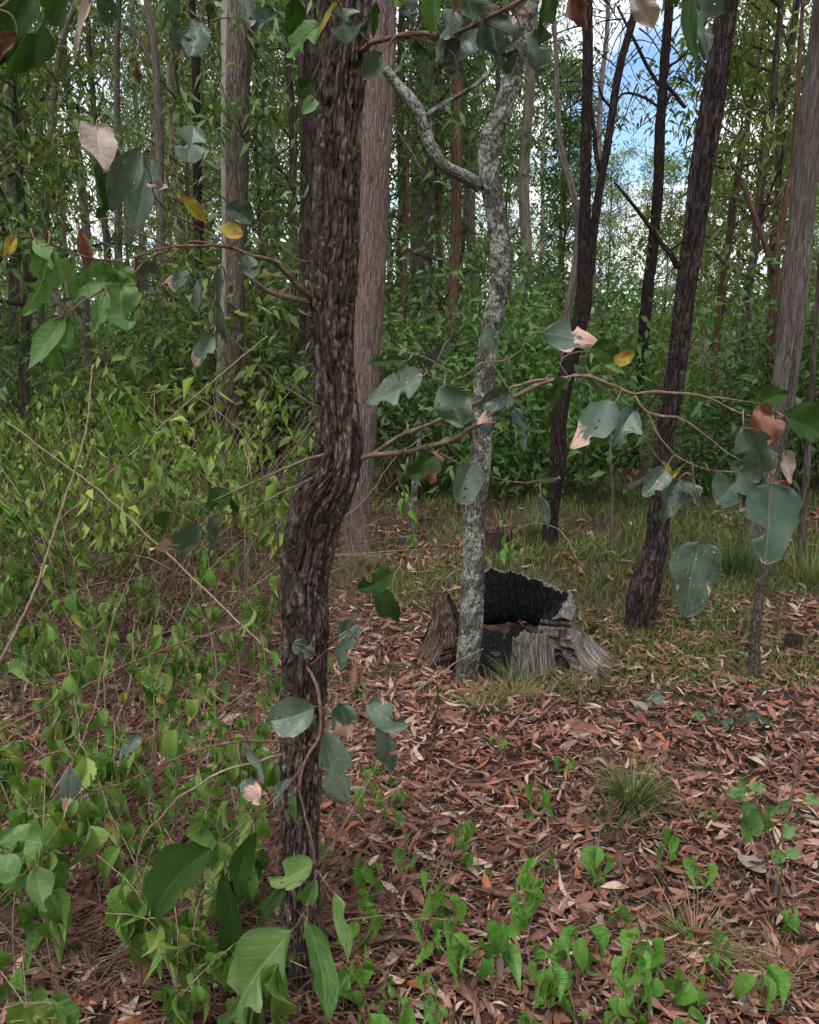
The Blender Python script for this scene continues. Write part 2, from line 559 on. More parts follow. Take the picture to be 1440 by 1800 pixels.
M_FARBARK = bark_mat('far_bark', [srgb(56, 48, 47), srgb(96, 86, 82), srgb(142, 132, 126), srgb(88, 72, 64)], 24, 0.12, strength=0.8, dist=0.015)
M_WOOD = bark_mat('weathered_wood', [srgb(66, 60, 58), srgb(150, 143, 140), srgb(210, 204, 200), srgb(132, 118, 110)], 60, 0.08, strength=1.0, dist=0.012)
M_WOODRED = bark_mat('brown_rotting_wood', [srgb(46, 35, 32), srgb(106, 87, 80), srgb(160, 138, 130), srgb(92, 70, 62)], 52, 0.12, strength=1.0, dist=0.012)
M_CHAR = bark_mat('charred_wood', [srgb(12, 11, 11), srgb(32, 31, 32), srgb(76, 73, 72), srgb(24, 22, 22)], 46, 0.3, strength=1.0, dist=0.012,
                  patch=srgb(84, 60, 46), patch_scale=(7, 7, 2.5), patch_lo=0.68)
M_TWIG = bark_mat('tan_twig', [srgb(94, 76, 66), srgb(134, 114, 100), srgb(174, 156, 142), srgb(108, 82, 70)], 120, 0.2, strength=0.4, dist=0.002)
M_REDTWIG = bark_mat('red_twig', [srgb(86, 62, 56), srgb(124, 96, 86), srgb(164, 136, 122), srgb(100, 74, 66)], 120, 0.2, strength=0.4, dist=0.002)
M_STEM = bark_mat('pale_dry_stem', [srgb(116, 98, 82), srgb(158, 138, 120), srgb(196, 180, 160), srgb(134, 108, 90)], 120, 0.2, strength=0.4, dist=0.002)
M_TANGLE = bark_mat('dry_tangle', [srgb(80, 62, 53), srgb(134, 108, 94), srgb(190, 168, 148), srgb(100, 74, 62)], 30, 0.2, strength=0.3, dist=0.002)
M_GSTEM = bark_mat('green_stem', [srgb(98, 96, 58), srgb(130, 128, 82), srgb(160, 150, 110), srgb(128, 104, 74)], 120, 0.2, strength=0.3, dist=0.002)

PINKS = (srgb(186, 132, 118), srgb(222, 196, 184))
M_TEAL = leaf_mat('blue_green_leaf', [(0, srgb(54, 70, 60)), (0.5, srgb(76, 94, 82)), (1, srgb(106, 122, 106))], vein=srgb(146, 154, 138), trans=0.08,
                  dead=PINKS, dead_lo=0.655, rough=0.42, spec=0.45, specks=srgb(206, 196, 178))
M_MIXL = leaf_mat('half_dry_leaf', [(0, srgb(70, 92, 82)), (1, srgb(98, 118, 104))], vein=srgb(176, 140, 122), trans=0.10, dead=PINKS, dead_lo=0.60,
                  rough=0.5, spec=0.35, tipdead=0.5)
M_SHADEL = leaf_mat('shaded_underside_leaf', [(0, srgb(36, 60, 28)), (0.5, srgb(48, 74, 34)), (1, srgb(62, 88, 40))], vein=srgb(104, 114, 64), trans=0.3,
                   dead=(srgb(120, 66, 44), srgb(164, 112, 84)), dead_lo=0.72, rough=0.6, spec=0.2)  # leaves seen backlit from below, their shade painted in as dark green
M_FRESH = leaf_mat('fresh_green_leaf', [(0, srgb(70, 114, 58)), (0.5, srgb(94, 136, 78)), (1, srgb(128, 154, 98))], vein=srgb(168, 180, 122), trans=0.24, rib_amt=0.28, specks=srgb(150, 140, 96),
                   dead=(srgb(164, 150, 70), srgb(140, 150, 80)), dead_lo=0.70, rough=0.46, vein_mix=0.5, vein_bump=0.6)
M_YELL = leaf_mat('yellowing_leaf', [(0, srgb(140, 130, 50)), (0.5, srgb(186, 176, 70)), (1, srgb(160, 136, 54))], vein=srgb(206, 196, 120), trans=0.25,
                  dead=(srgb(140, 90, 50), srgb(170, 120, 70)), dead_lo=0.56)
M_PALEDEAD = leaf_mat('pale_dead_leaf', [(0, srgb(164, 138, 132)), (1, srgb(194, 178, 172))], vein=srgb(146, 116, 108), trans=0.12,
                      dead=(srgb(140, 106, 96), srgb(212, 200, 194)), dead_lo=0.52, rough=0.8, spec=0.15, vein_mix=0.6, rib_amt=0.5, specks=srgb(110, 84, 76))
M_BROWND = leaf_mat('brown_dead_leaf', [(0, srgb(104, 66, 56)), (0.5, srgb(132, 86, 72)), (1, srgb(160, 112, 92))], vein=srgb(88, 56, 48), trans=0.08,
                    dead=(srgb(86, 56, 48), srgb(180, 142, 126)), dead_lo=0.56, rough=0.7, spec=0.25)
M_WEED = leaf_mat('weed_leaf', [(0, srgb(54, 90, 40)), (0.35, srgb(90, 130, 58)), (0.75, srgb(130, 160, 80)), (0.95, srgb(158, 174, 98)), (1, srgb(206, 194, 100))],
                  vein=srgb(160, 182, 112), trans=0.22, rough=0.5, spec=0.4, vein_bump=0.6, nveins=8, vein_mix=0.32, rib_amt=0.4,
                  dead=(srgb(170, 162, 90), srgb(140, 118, 76)), dead_lo=0.73)
M_SPROUT = leaf_mat('sprout_leaf', [(0, srgb(62, 112, 46)), (0.5, srgb(100, 152, 66)), (1, srgb(140, 184, 90))],
                    vein=srgb(156, 190, 112), trans=0.22, rough=0.42, spec=0.45, vein_bump=0.7, nveins=8, vein_mix=0.32, rib_amt=0.4)

LITTER = [(0.0, srgb(48, 33, 29)), (0.12, srgb(86, 56, 48)), (0.26, srgb(142, 98, 86)), (0.38, srgb(108, 63, 53)), (0.5, srgb(168, 126, 112)),
          (0.62, srgb(132, 80, 66)), (0.73, srgb(210, 180, 162)), (0.8, srgb(146, 136, 124)), (0.88, srgb(176, 110, 78)), (1.0, srgb(74, 44, 39))]
M_LITTER = mass_mat('leaf_litter', LITTER, trans=0.05, rough=0.6, spec=0.3)
M_LITTERO = leaf_mat('fallen_leaf', LITTER, vein=srgb(180, 146, 128), trans=0.05, dead=(srgb(84, 60, 54), srgb(196, 166, 150)), dead_lo=0.60, rough=0.6,
                     spec=0.3, vein_mix=0.35)
GREENS = [(0, srgb(50, 74, 44)), (0.3, srgb(82, 110, 66)), (0.6, srgb(110, 136, 86)), (0.85, srgb(150, 170, 114)), (1, srgb(126, 138, 98))]
BLUES = [(0, srgb(50, 74, 56)), (0.35, srgb(82, 110, 84)), (0.7, srgb(112, 140, 110)), (1, srgb(152, 170, 138))]
OLIVE = [(0, srgb(68, 82, 46)), (0.4, srgb(110, 124, 72)), (0.75, srgb(150, 160, 98)), (1, srgb(174, 178, 122))]
M_FOLG = mass_mat('tree_foliage', GREENS, 0.3)
M_FOLB = mass_mat('bluish_foliage', BLUES, 0.25)
M_FOLO = mass_mat('olive_foliage', OLIVE, 0.3)
M_SHRUB = mass_mat('shrub_foliage', [(0, srgb(52, 76, 44)), (0.35, srgb(80, 110, 62)), (0.7, srgb(112, 142, 84)), (1, srgb(152, 176, 110))], 0.25, 0.42, 0.45)
M_SHRUB2 = mass_mat('bright_shrub_foliage', [(0, srgb(56, 92, 44)), (0.5, srgb(92, 132, 66)), (1, srgb(138, 172, 96))], 0.28, 0.42, 0.45)
M_WEEDM = mass_mat('weed_foliage', [(0, srgb(50, 80, 38)), (0.45, srgb(106, 134, 60)), (0.85, srgb(166, 184, 98)), (1, srgb(190, 186, 104))], 0.25)
M_GRASS = mass_mat('grass', [(0, srgb(66, 86, 42)), (0.45, srgb(98, 114, 60)), (0.72, srgb(136, 138, 84)), (0.9, srgb(172, 156, 114)), (1, srgb(146, 120, 90))], 0.2)
M_TUSS = mass_mat('tussock_grass', [(0, srgb(60, 84, 46)), (0.6, srgb(94, 114, 66)), (0.85, srgb(134, 132, 88)), (1, srgb(168, 146, 112))], 0.2)
M_DRYG = mass_mat('dry_grass', [(0, srgb(106, 100, 64)), (0.5, srgb(150, 134, 98)), (1, srgb(186, 168, 130))], 0.2)


def ground_mat():
    m, t, out, bs = new_mat('forest_soil')
    tc = nd(t, 'ShaderNodeTexCoord')
    v = tc.outputs['Object']
    a = noise(t, v, 22, 8, 0.7)
    b = noise(t, v, 140, 4, 0.6)
    cr = ramp_node(t, [(0.3, srgb(38, 28, 24)), (0.5, srgb(70, 50, 42)), (0.68, srgb(108, 80, 66))])
    lk(t, a, cr.inputs[0])
    g = noise(t, v, 1.3, 5, 0.6)
    col = mixc(t, rng_node(t, g, 0.5, 0.62, 0, 0.5), cr.outputs[0], srgb(82, 86, 50))
    lk(t, col, bs.inputs['Base Color'])
    bs.inputs['Roughness'].default_value = 0.95
    bump(t, mth(t, 'ADD', a, mth(t, 'MULTIPLY', b, 0.4)), bs, 0.8, 0.02)
    lk(t, bs.outputs[0], out.inputs[0])
    return m


M_SOIL = ground_mat()

# ------------------------------------------------------------------ ground: one sheet out to the horizon
u = np.linspace(-1, 1, 241)
ax = np.sign(u) * (4.5 * np.abs(u) + 900 * np.abs(u) ** 9)
gx, gy = np.meshgrid(ax, ax + 3.0)
b = Buf()
zz = gz(gx, gy) * np.exp(-((gx / 60) ** 2 + (gy / 60) ** 2)) + (fbm(np.stack([gx * 9, gy * 9, gx * 0], -1)) - 0.5) * 0.025 * np.exp(-((gx / 9) ** 2 + ((gy - 3) / 9) ** 2))
b.add(np.stack([gx, gy, zz], -1), grid_faces(241, 241, False))
ground = link('ground', b.mesh('ground', M_SOIL), None, kind='structure')


# ------------------------------------------------------------------ trunks
def trunk_path(pts, Y, base_on_ground, top_extra, sink=0.06):
    """pts: (px, py, width px) from the lowest to the highest; returns centre line and radii"""
    C, Rr = [], []
    for (px, py, w) in pts:
        C.append(P(px, py, Y)); Rr.append(px2m(px, py, Y, w) / 2)
    C, Rr = np.array(C), np.array(Rr)
    low = C[0]
    if not base_on_ground:
        d = (C[0] - C[1]); d = d / abs(d[2])
        z0 = float(gz(low[0], low[1]))
        h = low[2] - z0
        b0 = low + np.array((d[0] * h * 0.5, 0, -h))
        C = np.vstack([b0[None], C]); Rr = np.concatenate([[Rr[0] * 1.18], Rr])
    root = np.array((C[0][0], C[0][1], float(gz(C[0][0], C[0][1]))))
    C[0] = root
    C = np.vstack([C[:1] - (0, 0, sink), C]); Rr = np.concatenate([[Rr[0] * 1.12], Rr])
    if top_extra > 0:
        k = max(0, len(C) - 3)
        d = C[-1] - C[k]; d /= np.linalg.norm(d)
        d = d * 0.75 + np.array((0, 0, 0.25)); d /= np.linalg.norm(d)
        C = np.vstack([C, C[-1] + d * top_extra * 0.5, C[-1] + d * top_extra])
        Rr = np.concatenate([Rr, [Rr[-1] * 0.85, Rr[-1] * 0.5]])
    return C, Rr, root


def trunk_mesh(name, pts, Y, mat, nseg, step, disp=None, on_ground=True, top=5.0, branches=(), flare=0.0):
    C, Rr, root = trunk_path(pts, Y, on_ground, top)
    L = np.linalg.norm(np.diff(C, axis=0), axis=1).sum()
    n = max(12, int(L / step))
    S = smooth(np.hstack([C, Rr[:, None]]), n)
    C2, R2 = S[:, :3], np.maximum(S[:, 3], 0.004)
    if flare:
        R2 = R2 * (1 + flare * np.exp(-np.maximum(C2[:, 2] - root[2], 0) / 0.07))
    b = Buf()
    tube(b, C2, R2, nseg, 0, disp)
    for (bp, bY, ns) in branches:
        bc = np.array([np.append(P(px, py, bY), px2m(px, py, bY, w) / 2) for px, py, w in bp])
        n = max(8, int(np.linalg.norm(np.diff(bc[:, :3], axis=0), axis=1).sum() / step))
        bs_ = smooth(bc, n)
        tube(b, bs_[:, :3], np.maximum(bs_[:, 3], 0.002), ns, 0, bark_iron(6, 0.002 if ns < 16 else 0.003, 0.05, 3.3) if ns >= 10 else None)
    return b.mesh(name, mat, root), root, C2


# ------------------------------------------------------------------ foliage masses
def sprays(centers, per, spread, ll, lw, droop, r_, fold=0.5):
    c = np.repeat(np.asarray(centers, float), per, 0)
    N = len(c)
    cv = np.repeat(r_.random(len(centers)), per)
    base = c + r_.normal(size=(N, 3)) * np.array((spread, spread, spread * 0.75))
    a = r_.random(N) * 2 * np.pi
    d = np.stack([np.cos(a), np.sin(a), -droop + 0.6 * r_.normal(size=N)], -1)
    d /= np.linalg.norm(d, axis=1)[:, None]
    ln = ll * (0.6 + 0.8 * r_.random(N))
    w = np.cross(d, r_.normal(size=(N, 3))); w /= np.linalg.norm(w, axis=1)[:, None]
    nn = np.cross(d, w)
    wd = (lw * (0.7 + 0.6 * r_.random(N)))[:, None]
    tip = base + d * ln[:, None] + np.array((0, 0, -1)) * (ln * 0.18)[:, None]
    m = base + d * (ln * 0.42)[:, None]
    V = np.stack([base, m + w * wd + nn * wd * fold, tip, m - w * wd + nn * wd * fold, m], 1).reshape(-1, 3)
    F = (np.array([[0, 1, 2, 4], [0, 4, 2, 3]])[None] + (np.arange(N) * 5)[:, None, None]).reshape(-1, 4)
    rv = np.clip(0.55 * cv + 0.45 * r_.random(N), 0, 0.999)
    return V, F, np.repeat(rv, 5)


def limbs(r_, h0, h1, nb, reach, up=(20, 55), r0=0.02):
    """limb centre lines from a trunk on the z axis, and spray centres along them"""
    paths, cents = [], []
    for i in range(nb):
        h = h0 + (h1 - h0) * (i + r_.random()) / nb
        az = r_.random() * 2 * np.pi
        el = rad(up[0] + (up[1] - up[0]) * r_.random())
        L = reach * (0.55 + 0.6 * r_.random()) * (1.0 - 0.45 * (h - h0) / max(h1 - h0, 0.01))
        p0 = np.array((0, 0, h))
        d = np.array((math.cos(az) * math.cos(el), math.sin(az) * math.cos(el), math.sin(el)))
        side = r_.normal(size=3) * 0.12 * L
        pts = np.array([p0, p0 + d * L * 0.4 + side, p0 + d * L * 0.75 + side * 0.4 + (0, 0, -0.03 * L), p0 + d * L + (0, 0, -0.16 * L)])
        c = smooth(pts, 8)
        paths.append((c, r0 * (0.6 + 0.5 * r_.random())))
        for k in range(3):
            t = 0.35 + 0.65 * r_.random()
            q = c[int(t * 7)]
            dd = r_.normal(size=3) * np.array((1, 1, 0.6)); dd /= np.linalg.norm(dd)
            e = q + dd * L * (0.25 + 0.25 * r_.random())
            tw = smooth(np.array([q, (q + e) / 2 + r_.normal(size=3) * 0.04, e]), 5)
            paths.append((tw, r0 * 0.3))
            cents += [tw[2], tw[4], tw[4] + r_.normal(size=3) * 0.12]
        cents += [c[4], c[6], c[7], c[7] + r_.normal(size=3) * 0.15]
    return paths, np.array(cents)


def tree_variant(seed, height, h0, nb, reach, per, spread, ll, lw, droop, fmat, tmat, rbase=0.06, r0=0.018, up=(20, 55)):
    r_ = np.random.default_rng(seed)
    z = np.linspace(-0.05, height, 14)
    wob = np.stack([np.cumsum(r_.normal(size=14)) * 0.035 * height / 8, np.cumsum(r_.normal(size=14)) * 0.035 * height / 8, z], -1)
    wob[:2, :2] = wob[:1, :2] * 0
    C = smooth(wob, 40)
    b = Buf()
    tube(b, C, rbase * (1 - 0.8 * np.linspace(0, 1, 40)), 9, 0)
    tm = b.mesh('trunk', tmat)
    paths, cents = limbs(r_, h0, height * 0.98, nb, reach, up, r0)

    def shift(p):
        k = np.clip(np.searchsorted(C[:, 2], p[:, 2]), 0, 39)
        o = C[k].copy(); o[:, 2] = 0
        return p + o
    b = Buf()
    for c, r1 in paths:
        h = np.array([c[0]])
        o = shift(h) - h
        tube(b, c + o, r1 * (1 - 0.75 * np.linspace(0, 1, len(c))), 4, 0, cap=False)
    lm = b.mesh('limb', tmat)
    V, F, rv = sprays(shift(cents), per, spread, ll, lw, droop, r_)
    b = Buf(); b.add(V, F, rv)
    cm = b.mesh('crown', fmat, shade=False)
    return tm, lm, cm


#                       seed h   h0  nb reach per spread ll  lw   droop
VAR = [
    tree_variant(21, 9.0, 2.2, 28, 1.7, 13, 0.15, 0.11, 0.019, 0.8, M_FOLG, M_FARBARK, 0.07),
    tree_variant(22, 8.0, 1.2, 30, 1.5, 13, 0.14, 0.10, 0.019, 0.7, M_FOLB, M_GREY, 0.055),
    tree_variant(23, 10.0, 3.2, 28, 2.1, 13, 0.17, 0.12, 0.019, 0.9, M_FOLO, M_FARBARK, 0.08),
    tree_variant(24, 6.0, 0.8, 26, 1.3, 14, 0.13, 0.10, 0.018, 0.5, M_FOLG, M_RED, 0.045),
    tree_variant(25, 12.0, 4.0, 32, 2.6, 13, 0.19, 0.13, 0.020, 0.9, M_FOLB, M_GREY, 0.1),
    tree_variant(26, 7.0, 1.6, 26, 1.6, 14, 0.15, 0.11, 0.018, 0.8, M_FOLO, M_FARBARK, 0.05),
    tree_variant(27, 14.0, 5.5, 24, 2.4, 12, 0.19, 0.13, 0.020, 0.9, M_FOLG, M_PALEBARK, 0.085),
]
CROWN = [tree_variant(31, 4.0, 0.2, 20, 2.2, 9, 0.22, 0.14, 0.015, 1.0, M_FOLG, M_FARBARK, 0.05, 0.025),
         tree_variant(32, 4.0, 0.2, 20, 2.0, 9, 0.22, 0.14, 0.015, 1.0, M_FOLB, M_FARBARK, 0.05, 0.025)]


def add_crown(root_o, top_local, k, s=1.0):
    tm, lm, cm = CROWN[k % 2]
    for nm, me in (('limb', lm), ('crown', cm)):
        o = link(nm, me, root_o, Vector(top_local))
        o.scale = (s, s, s)
        o.rotation_euler = (0, 0, k * 1.7)


def tree(name, label, cat, pts, mat, Y=None, nseg=24, step=0.04, disp=None, top=5.0, branches=(), flare=0.12, crown=True, group=None, s=1.0, _k=[0]):
    on = Y is None
    if on:
        Y = float(G(pts[0][0], pts[0][1])[1])
    me, root, C = trunk_mesh('trunk', pts, Y, mat, nseg, step, disp, on, top, (), flare)
    t = thing(name, label, cat, Vector(root), group)
    link('trunk', me, t)
    for (bp, ns) in branches:
        bc = np.array([np.append(P(px, py, Y + (yo if len(rest) else 0)), px2m(px, py, Y, w) / 2) for (px, py, w, *rest) in bp for yo in [rest[0] if rest else 0]])
        n = max(8, int(np.linalg.norm(np.diff(bc[:, :3], axis=0), axis=1).sum() / step))
        q = smooth(bc, n)
        b = Buf()
        tube(b, q[:, :3], np.maximum(q[:, 3], 0.0015), ns, 0, bark_iron(5, 0.0025, 0.05, 3.3) if ns >= 12 else None)
        link('branch', b.mesh('branch', mat, root), t)
    if crown:
        _k[0] += 1
        add_crown(t, C[-1] - root - np.array((0, 0, 1.2)), _k[0], s)
    return t, root


# ------------------------------------------------------------------ near trees
fr0 = random.Random(41)
MAIN_Y = float(G(535, 1742)[1])
main_pts = [(540, 1742, 62), (530, 1690, 68), (527, 1600, 68), (525, 1500, 70), (528, 1400, 70), (530, 1300, 71), (535, 1200, 77), (537, 1100, 80),
            (537, 1000, 81), (546, 950, 92), (555, 900, 97), (567, 868, 104), (583, 836, 94), (595, 800, 84), (592, 733, 82), (587, 660, 74), (583, 600, 78),
            (586, 500, 83), (591, 400, 81), (593, 300, 80), (598, 200, 78), (606, 100, 80), (611, 0, 88)]
main_pts = [(x, y, w * (0.93 if y < 760 else 0.96)) for x, y, w in main_pts]
me, main_root, main_C = trunk_mesh('trunk', main_pts, MAIN_Y, M_IRON, 250, 0.004, bark_plates(18, 0.062, 0.0060, 2.2, 0.9), True, 4.0, (), 0.28)
MAIN = thing('furrowed_tree', 'slim crooked tree with deeply furrowed dark brown bark standing closest in front', 'tree', Vector(main_root))
link('trunk', me, MAIN)
add_crown(MAIN, main_C[-1] - main_root - np.array((0, 0, 1.5)), 0, 0.9)

tree('lichen_tree', 'crooked grey lichen-spotted tree growing in front of the burnt hollow stump', 'tree',
     [(818, 1200, 36), (824, 1150, 40), (829, 1080, 42), (832, 1000, 38), (836, 900, 36), (845, 800, 36), (849, 700, 32), (856, 620, 33), (865, 570, 32), (879, 500, 37),
      (882, 450, 38), (875, 400, 32), (868, 350, 36), (860, 300, 35), (861, 250, 36), (880, 200, 35), (897, 150, 33), (907, 100, 33), (932, 0, 30)],
     M_LICH, None, 96, 0.012, bark_iron(9, 0.005, 0.035, 7.7), 4.0,
     branches=[([(846, 328, 24), (812, 308, 23), (782, 292, 22), (764, 268, 22), (748, 230, 20), (735, 192, 20), (712, 163, 18), (690, 138, 17), (664, 100, 16), (640, 40, 14), (625, -60, 10)], 24),
               ([(744, 208, 11), (770, 190, 11), (792, 176, 10), (820, 160, 9), (846, 142, 8), (880, 100, 6), (900, 60, 4)], 12),
               ([(756, 205, 7), (757, 245, 6), (752, 215, 5)], 8),
               ([(885, 425, 14), (898, 412, 12), (910, 404, 9)], 14),
               ([(742, 300, 3), (720, 262, 4), (692, 222, 3)], 6)])
tree('leaning_dark_tree', 'dark barked tree with a bent foot leaning right beyond the stump', 'tree',
     [(1123, 1114, 48), (1130, 1050, 52), (1142, 1000, 48), (1155, 950, 37), (1158, 900, 36), (1165, 800, 31), (1180, 700, 33), (1196, 600, 33), (1207, 500, 33),
      (1222, 400, 35), (1233, 300, 39), (1250, 200, 40), (1265, 100, 37), (1279, 0, 34)], M_IRON2, None, 110, 0.010, bark_plates(16, 0.07, 0.0055, 4.1), 4.0,
     branches=[([(1192, 470, 12), (1178, 445, 10), (1160, 425, 9), (1140, 395, 8), (1105, 350, 6), (1080, 320, 4)], 8),
               ([(1180, 440, 5), (1195, 428, 4), (1205, 422, 2)], 6)])
tree('pinkish_tree', 'straight pinkish grey tree standing just behind the furrowed trunk', 'tree',
     [(626, 984, 58), (627, 950, 50), (630, 850, 49), (637, 750, 49), (643, 650, 49), (649, 550, 50), (654, 450, 51), (657, 350, 52), (662, 250, 52), (667, 150, 52), (672, 0, 50)],
     M_PINK, None, 90, 0.02, bark_iron(16, 0.004, 0.16, 1.1), 6.0)
tree('dark_straight_tree', 'dark brown straight tree half hidden along left edge of furrowed trunk', 'tree',
     [(556, 850, 66), (558, 700, 66), (560, 500, 67), (562, 300, 66), (564, 100, 64)], M_IRON2, None, 110, 0.02, bark_plates(30, 0.12, 0.008, 6.1, 0.6), 7.0)
tree('pale_sided_tree', 'grey brown straight tree with bare white wood on its left side', 'tree',
     [(402, 845, 46), (402, 820, 43), (402, 700, 45), (406, 600, 44), (411, 500, 42), (413, 300, 47), (414, 150, 50), (416, 0, 53)], M_PALE, None, 80, 0.03,
     bark_iron(20, 0.005, 0.14, 8.4), 7.0)
tree('smooth_grey_tree', 'smooth grey tree leaning in at right edge of the picture', 'tree',
     [(1330, 950, 36), (1345, 850, 38), (1366, 750, 40), (1378, 680, 42), (1388, 600, 42), (1397, 500, 47), (1407, 400, 42), (1417, 300, 42), (1428, 200, 43), (1443, 80, 42), (1452, 0, 42)],
     M_GREY, None, 64, 0.03, bark_iron(10, 0.004, 0.2, 2.9), 6.0)
tree('thin_dark_sapling', 'thin dark sapling stem rising beside the smooth grey tree', 'sapling',
     [(1322, 1214, 21), (1328, 1110, 18), (1337, 1040, 15), (1348, 985, 13), (1362, 890, 11), (1376, 780, 10), (1388, 690, 8)],
     M_SAP, None, 32, 0.015, bark_iron(6, 0.002, 0.03, 5.1), 0.25, crown=False)
tree('forked_dark_tree', 'dark tree forking into two slender stems with a pale stem beside it', 'tree',
     [(966, 976, 28), (970, 900, 25), (980, 833, 27), (984, 733, 27), (1001, 640, 28), (1016, 580, 28), (1026, 533, 29), (1027, 433, 22), (1029, 333, 19), (1031, 233, 18), (1033, 130, 18), (1033, 40, 17)],
     M_IRON2, None, 48, 0.02, bark_iron(8, 0.005, 0.1, 3.9), 4.0,
     branches=[([(1020, 560, 14), (1037, 470, 17), (1042, 420, 16), (1050, 360, 15), (1060, 300, 14), (1068, 255, 14), (1078, 187, 14), (1090, 117, 14), (1110, 45, 13), (1130, -40, 12)], 20),
               ([(1056, 305, 8), (1048, 270, 8), (1044, 220, 7), (1040, 200, 5)], 8),
               ([(1075, 190, 5), (1060, 172, 5), (1052, 150, 4)], 6)])
tree('pale_stem_tree', 'thin pale grey stem curving up against the forked dark tree', 'sapling',
     [(985, 760, 15), (992, 640, 13), (1001, 533, 13), (1011, 467, 13), (1016, 390, 12), (1006, 333, 12), (988, 267, 11), (981, 200, 9), (978, 100, 8), (972, 0, 7)],
     M_GREY, 5.7, 16, 0.03, None, 2.0, crown=False)
tree('red_barked_tree', 'straight orange red barked tree behind the lichen-spotted tree', 'tree',
     [(797, 640, 20), (798, 500, 20), (801, 400, 19), (803, 300, 18), (804, 200, 18), (805, 100, 16), (806, 0, 15)], M_RED, 9.0, 24, 0.06, bark_iron(5, 0.008, 0.3), 5.0)
tree('grey_far_tree', 'grey tree behind red barked tree, bare limb crossing in front of it', 'tree',
     [(738, 760, 30), (745, 520, 28), (750, 420, 26), (756, 300, 24), (758, 180, 20), (757, 80, 17), (756, 0, 15)], M_GREY, 9.5, 24, 0.06, bark_iron(8, 0.008, 0.2), 5.0,
     branches=[([(762, 350, 11), (772, 300, 10), (778, 240, 9), (776, 180, 8), (780, 100, 6)], 8)])
mid_t, mid_root = tree('dark_mid_tree', 'dark slender tree between the forked tree and leaning dark tree', 'tree',
     [(1131, 600, 19), (1140, 500, 20), (1150, 417, 18), (1157, 333, 18), (1160, 233, 17), (1166, 143, 16), (1177, 0, 15)], M_IRON2, 9.0, 24, 0.05, bark_iron(7, 0.007, 0.2, 1.9), 5.0,
     branches=[([(1168, 145, 7), (1190, 170, 7), (1205, 190, 6)], 6), ([(1166, 160, 7), (1140, 120, 7), (1120, 80, 6), (1100, 40, 5), (1085, 10, 4)], 6),
               ([(1160, 190, 5), (1130, 170, 5), (1095, 165, 4), (1075, 190, 2)], 6), ([(1170, 120, 5), (1200, 100, 4), (1225, 60, 3)], 6)])
for i in range(70):
    b = Buf()
    px, py = fr0.uniform(1000, 1245), fr0.uniform(-20, 210)
    q = []
    dx, dy = fr0.choice((-1, 1)) * fr0.uniform(10, 60), fr0.uniform(-30, 60)
    Yt = 9.0 + fr0.uniform(-0.8, 0.8)
    for k in range(5):
        q.append(P(px, py, Yt + 0.06 * k))
        px += dx * fr0.uniform(0.2, 0.5); py += dy * fr0.uniform(0.2, 0.5) + 3 * k
    c = smooth(np.array(q), 14)
    tube(b, c, np.linspace(fr0.uniform(0.004, 0.010), 0.003, 14), 4, cap=False)
    link('twig', b.mesh('twig', M_IRON2, mid_root), mid_t)
tree('dark_left_tree', 'thin dark tree far back left of the pale sided trunk', 'tree',
     [(352, 560, 18), (350, 420, 17), (347, 300, 15), (345, 180, 14), (343, 80, 14), (337, 0, 12)], M_IRON2, 11.0, 18, 0.08, None, 5.0)
tree('grey_left_tree', 'thin grey tree between the pale dead leaf and dark thin tree', 'tree',
     [(286, 640, 21), (284, 500, 18), (281, 300, 15), (278, 180, 14), (272, 90, 13), (258, 0, 12)], M_GREY, 10.5, 18, 0.08, None, 5.0,
     branches=[([(279, 130, 7), (262, 100, 7), (240, 60, 6), (222, 20, 5)], 6)])
tree('slim_grey_tree', 'slimmest pale grey straight tree at upper left behind the dead leaf', 'tree',
     [(209, 560, 14), (208, 300, 13), (206, 180, 11), (205, 100, 11), (209, 0, 10)], M_GREY, 13.0, 18, 0.08, None, 5.0)
tree('bent_grey_tree', 'bent pale tree with forking limbs far at left edge', 'tree',
     [(68, 560, 18), (75, 420, 16), (84, 283, 14), (94, 200, 12), (100, 120, 12), (118, 45, 11), (145, -20, 9)], M_GREY, 10.0, 18, 0.08, None, 4.0,
     branches=[([(98, 165, 6), (118, 140, 5), (150, 115, 4), (170, 108, 3)], 6), ([(97, 130, 5), (70, 148, 5), (40, 160, 4)], 6)])
tree('far_left_tree', 'pale grey tree farthest left against the foliage', 'tree',
     [(22, 620, 20), (28, 400, 18), (30, 200, 16), (34, 60, 15)], M_GREY, 11.5, 18, 0.08, None, 5.0)
tree('pink_slender_tree', 'slender pink barked tree right of the leaning dark tree', 'tree',
     [(1256, 640, 12), (1264, 540, 11), (1273, 480, 11), (1284, 417, 10), (1297, 333, 9), (1310, 240, 8), (1330, 130, 7)], M_RED, 10.5, 14, 0.08, None, 4.0)
tree('reddish_forked_tree', 'thin reddish brown forked tree between pink tree and smooth grey tree', 'tree',
     [(1356, 640, 15), (1358, 567, 14), (1363, 500, 13), (1368, 433, 12), (1382, 350, 11), (1393, 300, 11), (1400, 200, 10), (1406, 100, 8), (1412, 0, 7)], M_RED, 8.0, 16, 0.06, None, 3.0,
     branches=[([(1362, 480, 10), (1352, 450, 11), (1340, 415, 10), (1327, 383, 10), (1303, 317, 9), (1285, 285, 6)], 8),
               ([(1345, 385, 5), (1372, 340, 5), (1395, 300, 4), (1420, 250, 3)], 6)])
tree('reddish_thin_tree', 'very thin reddish stem between the pinkish and grey far trees', 'sapling',
     [(707, 560, 9), (712, 460, 8), (716, 360, 7), (717, 240, 6), (722, 120, 5)], M_RED, 9.0, 10, 0.08, None, 2.0, crown=False)
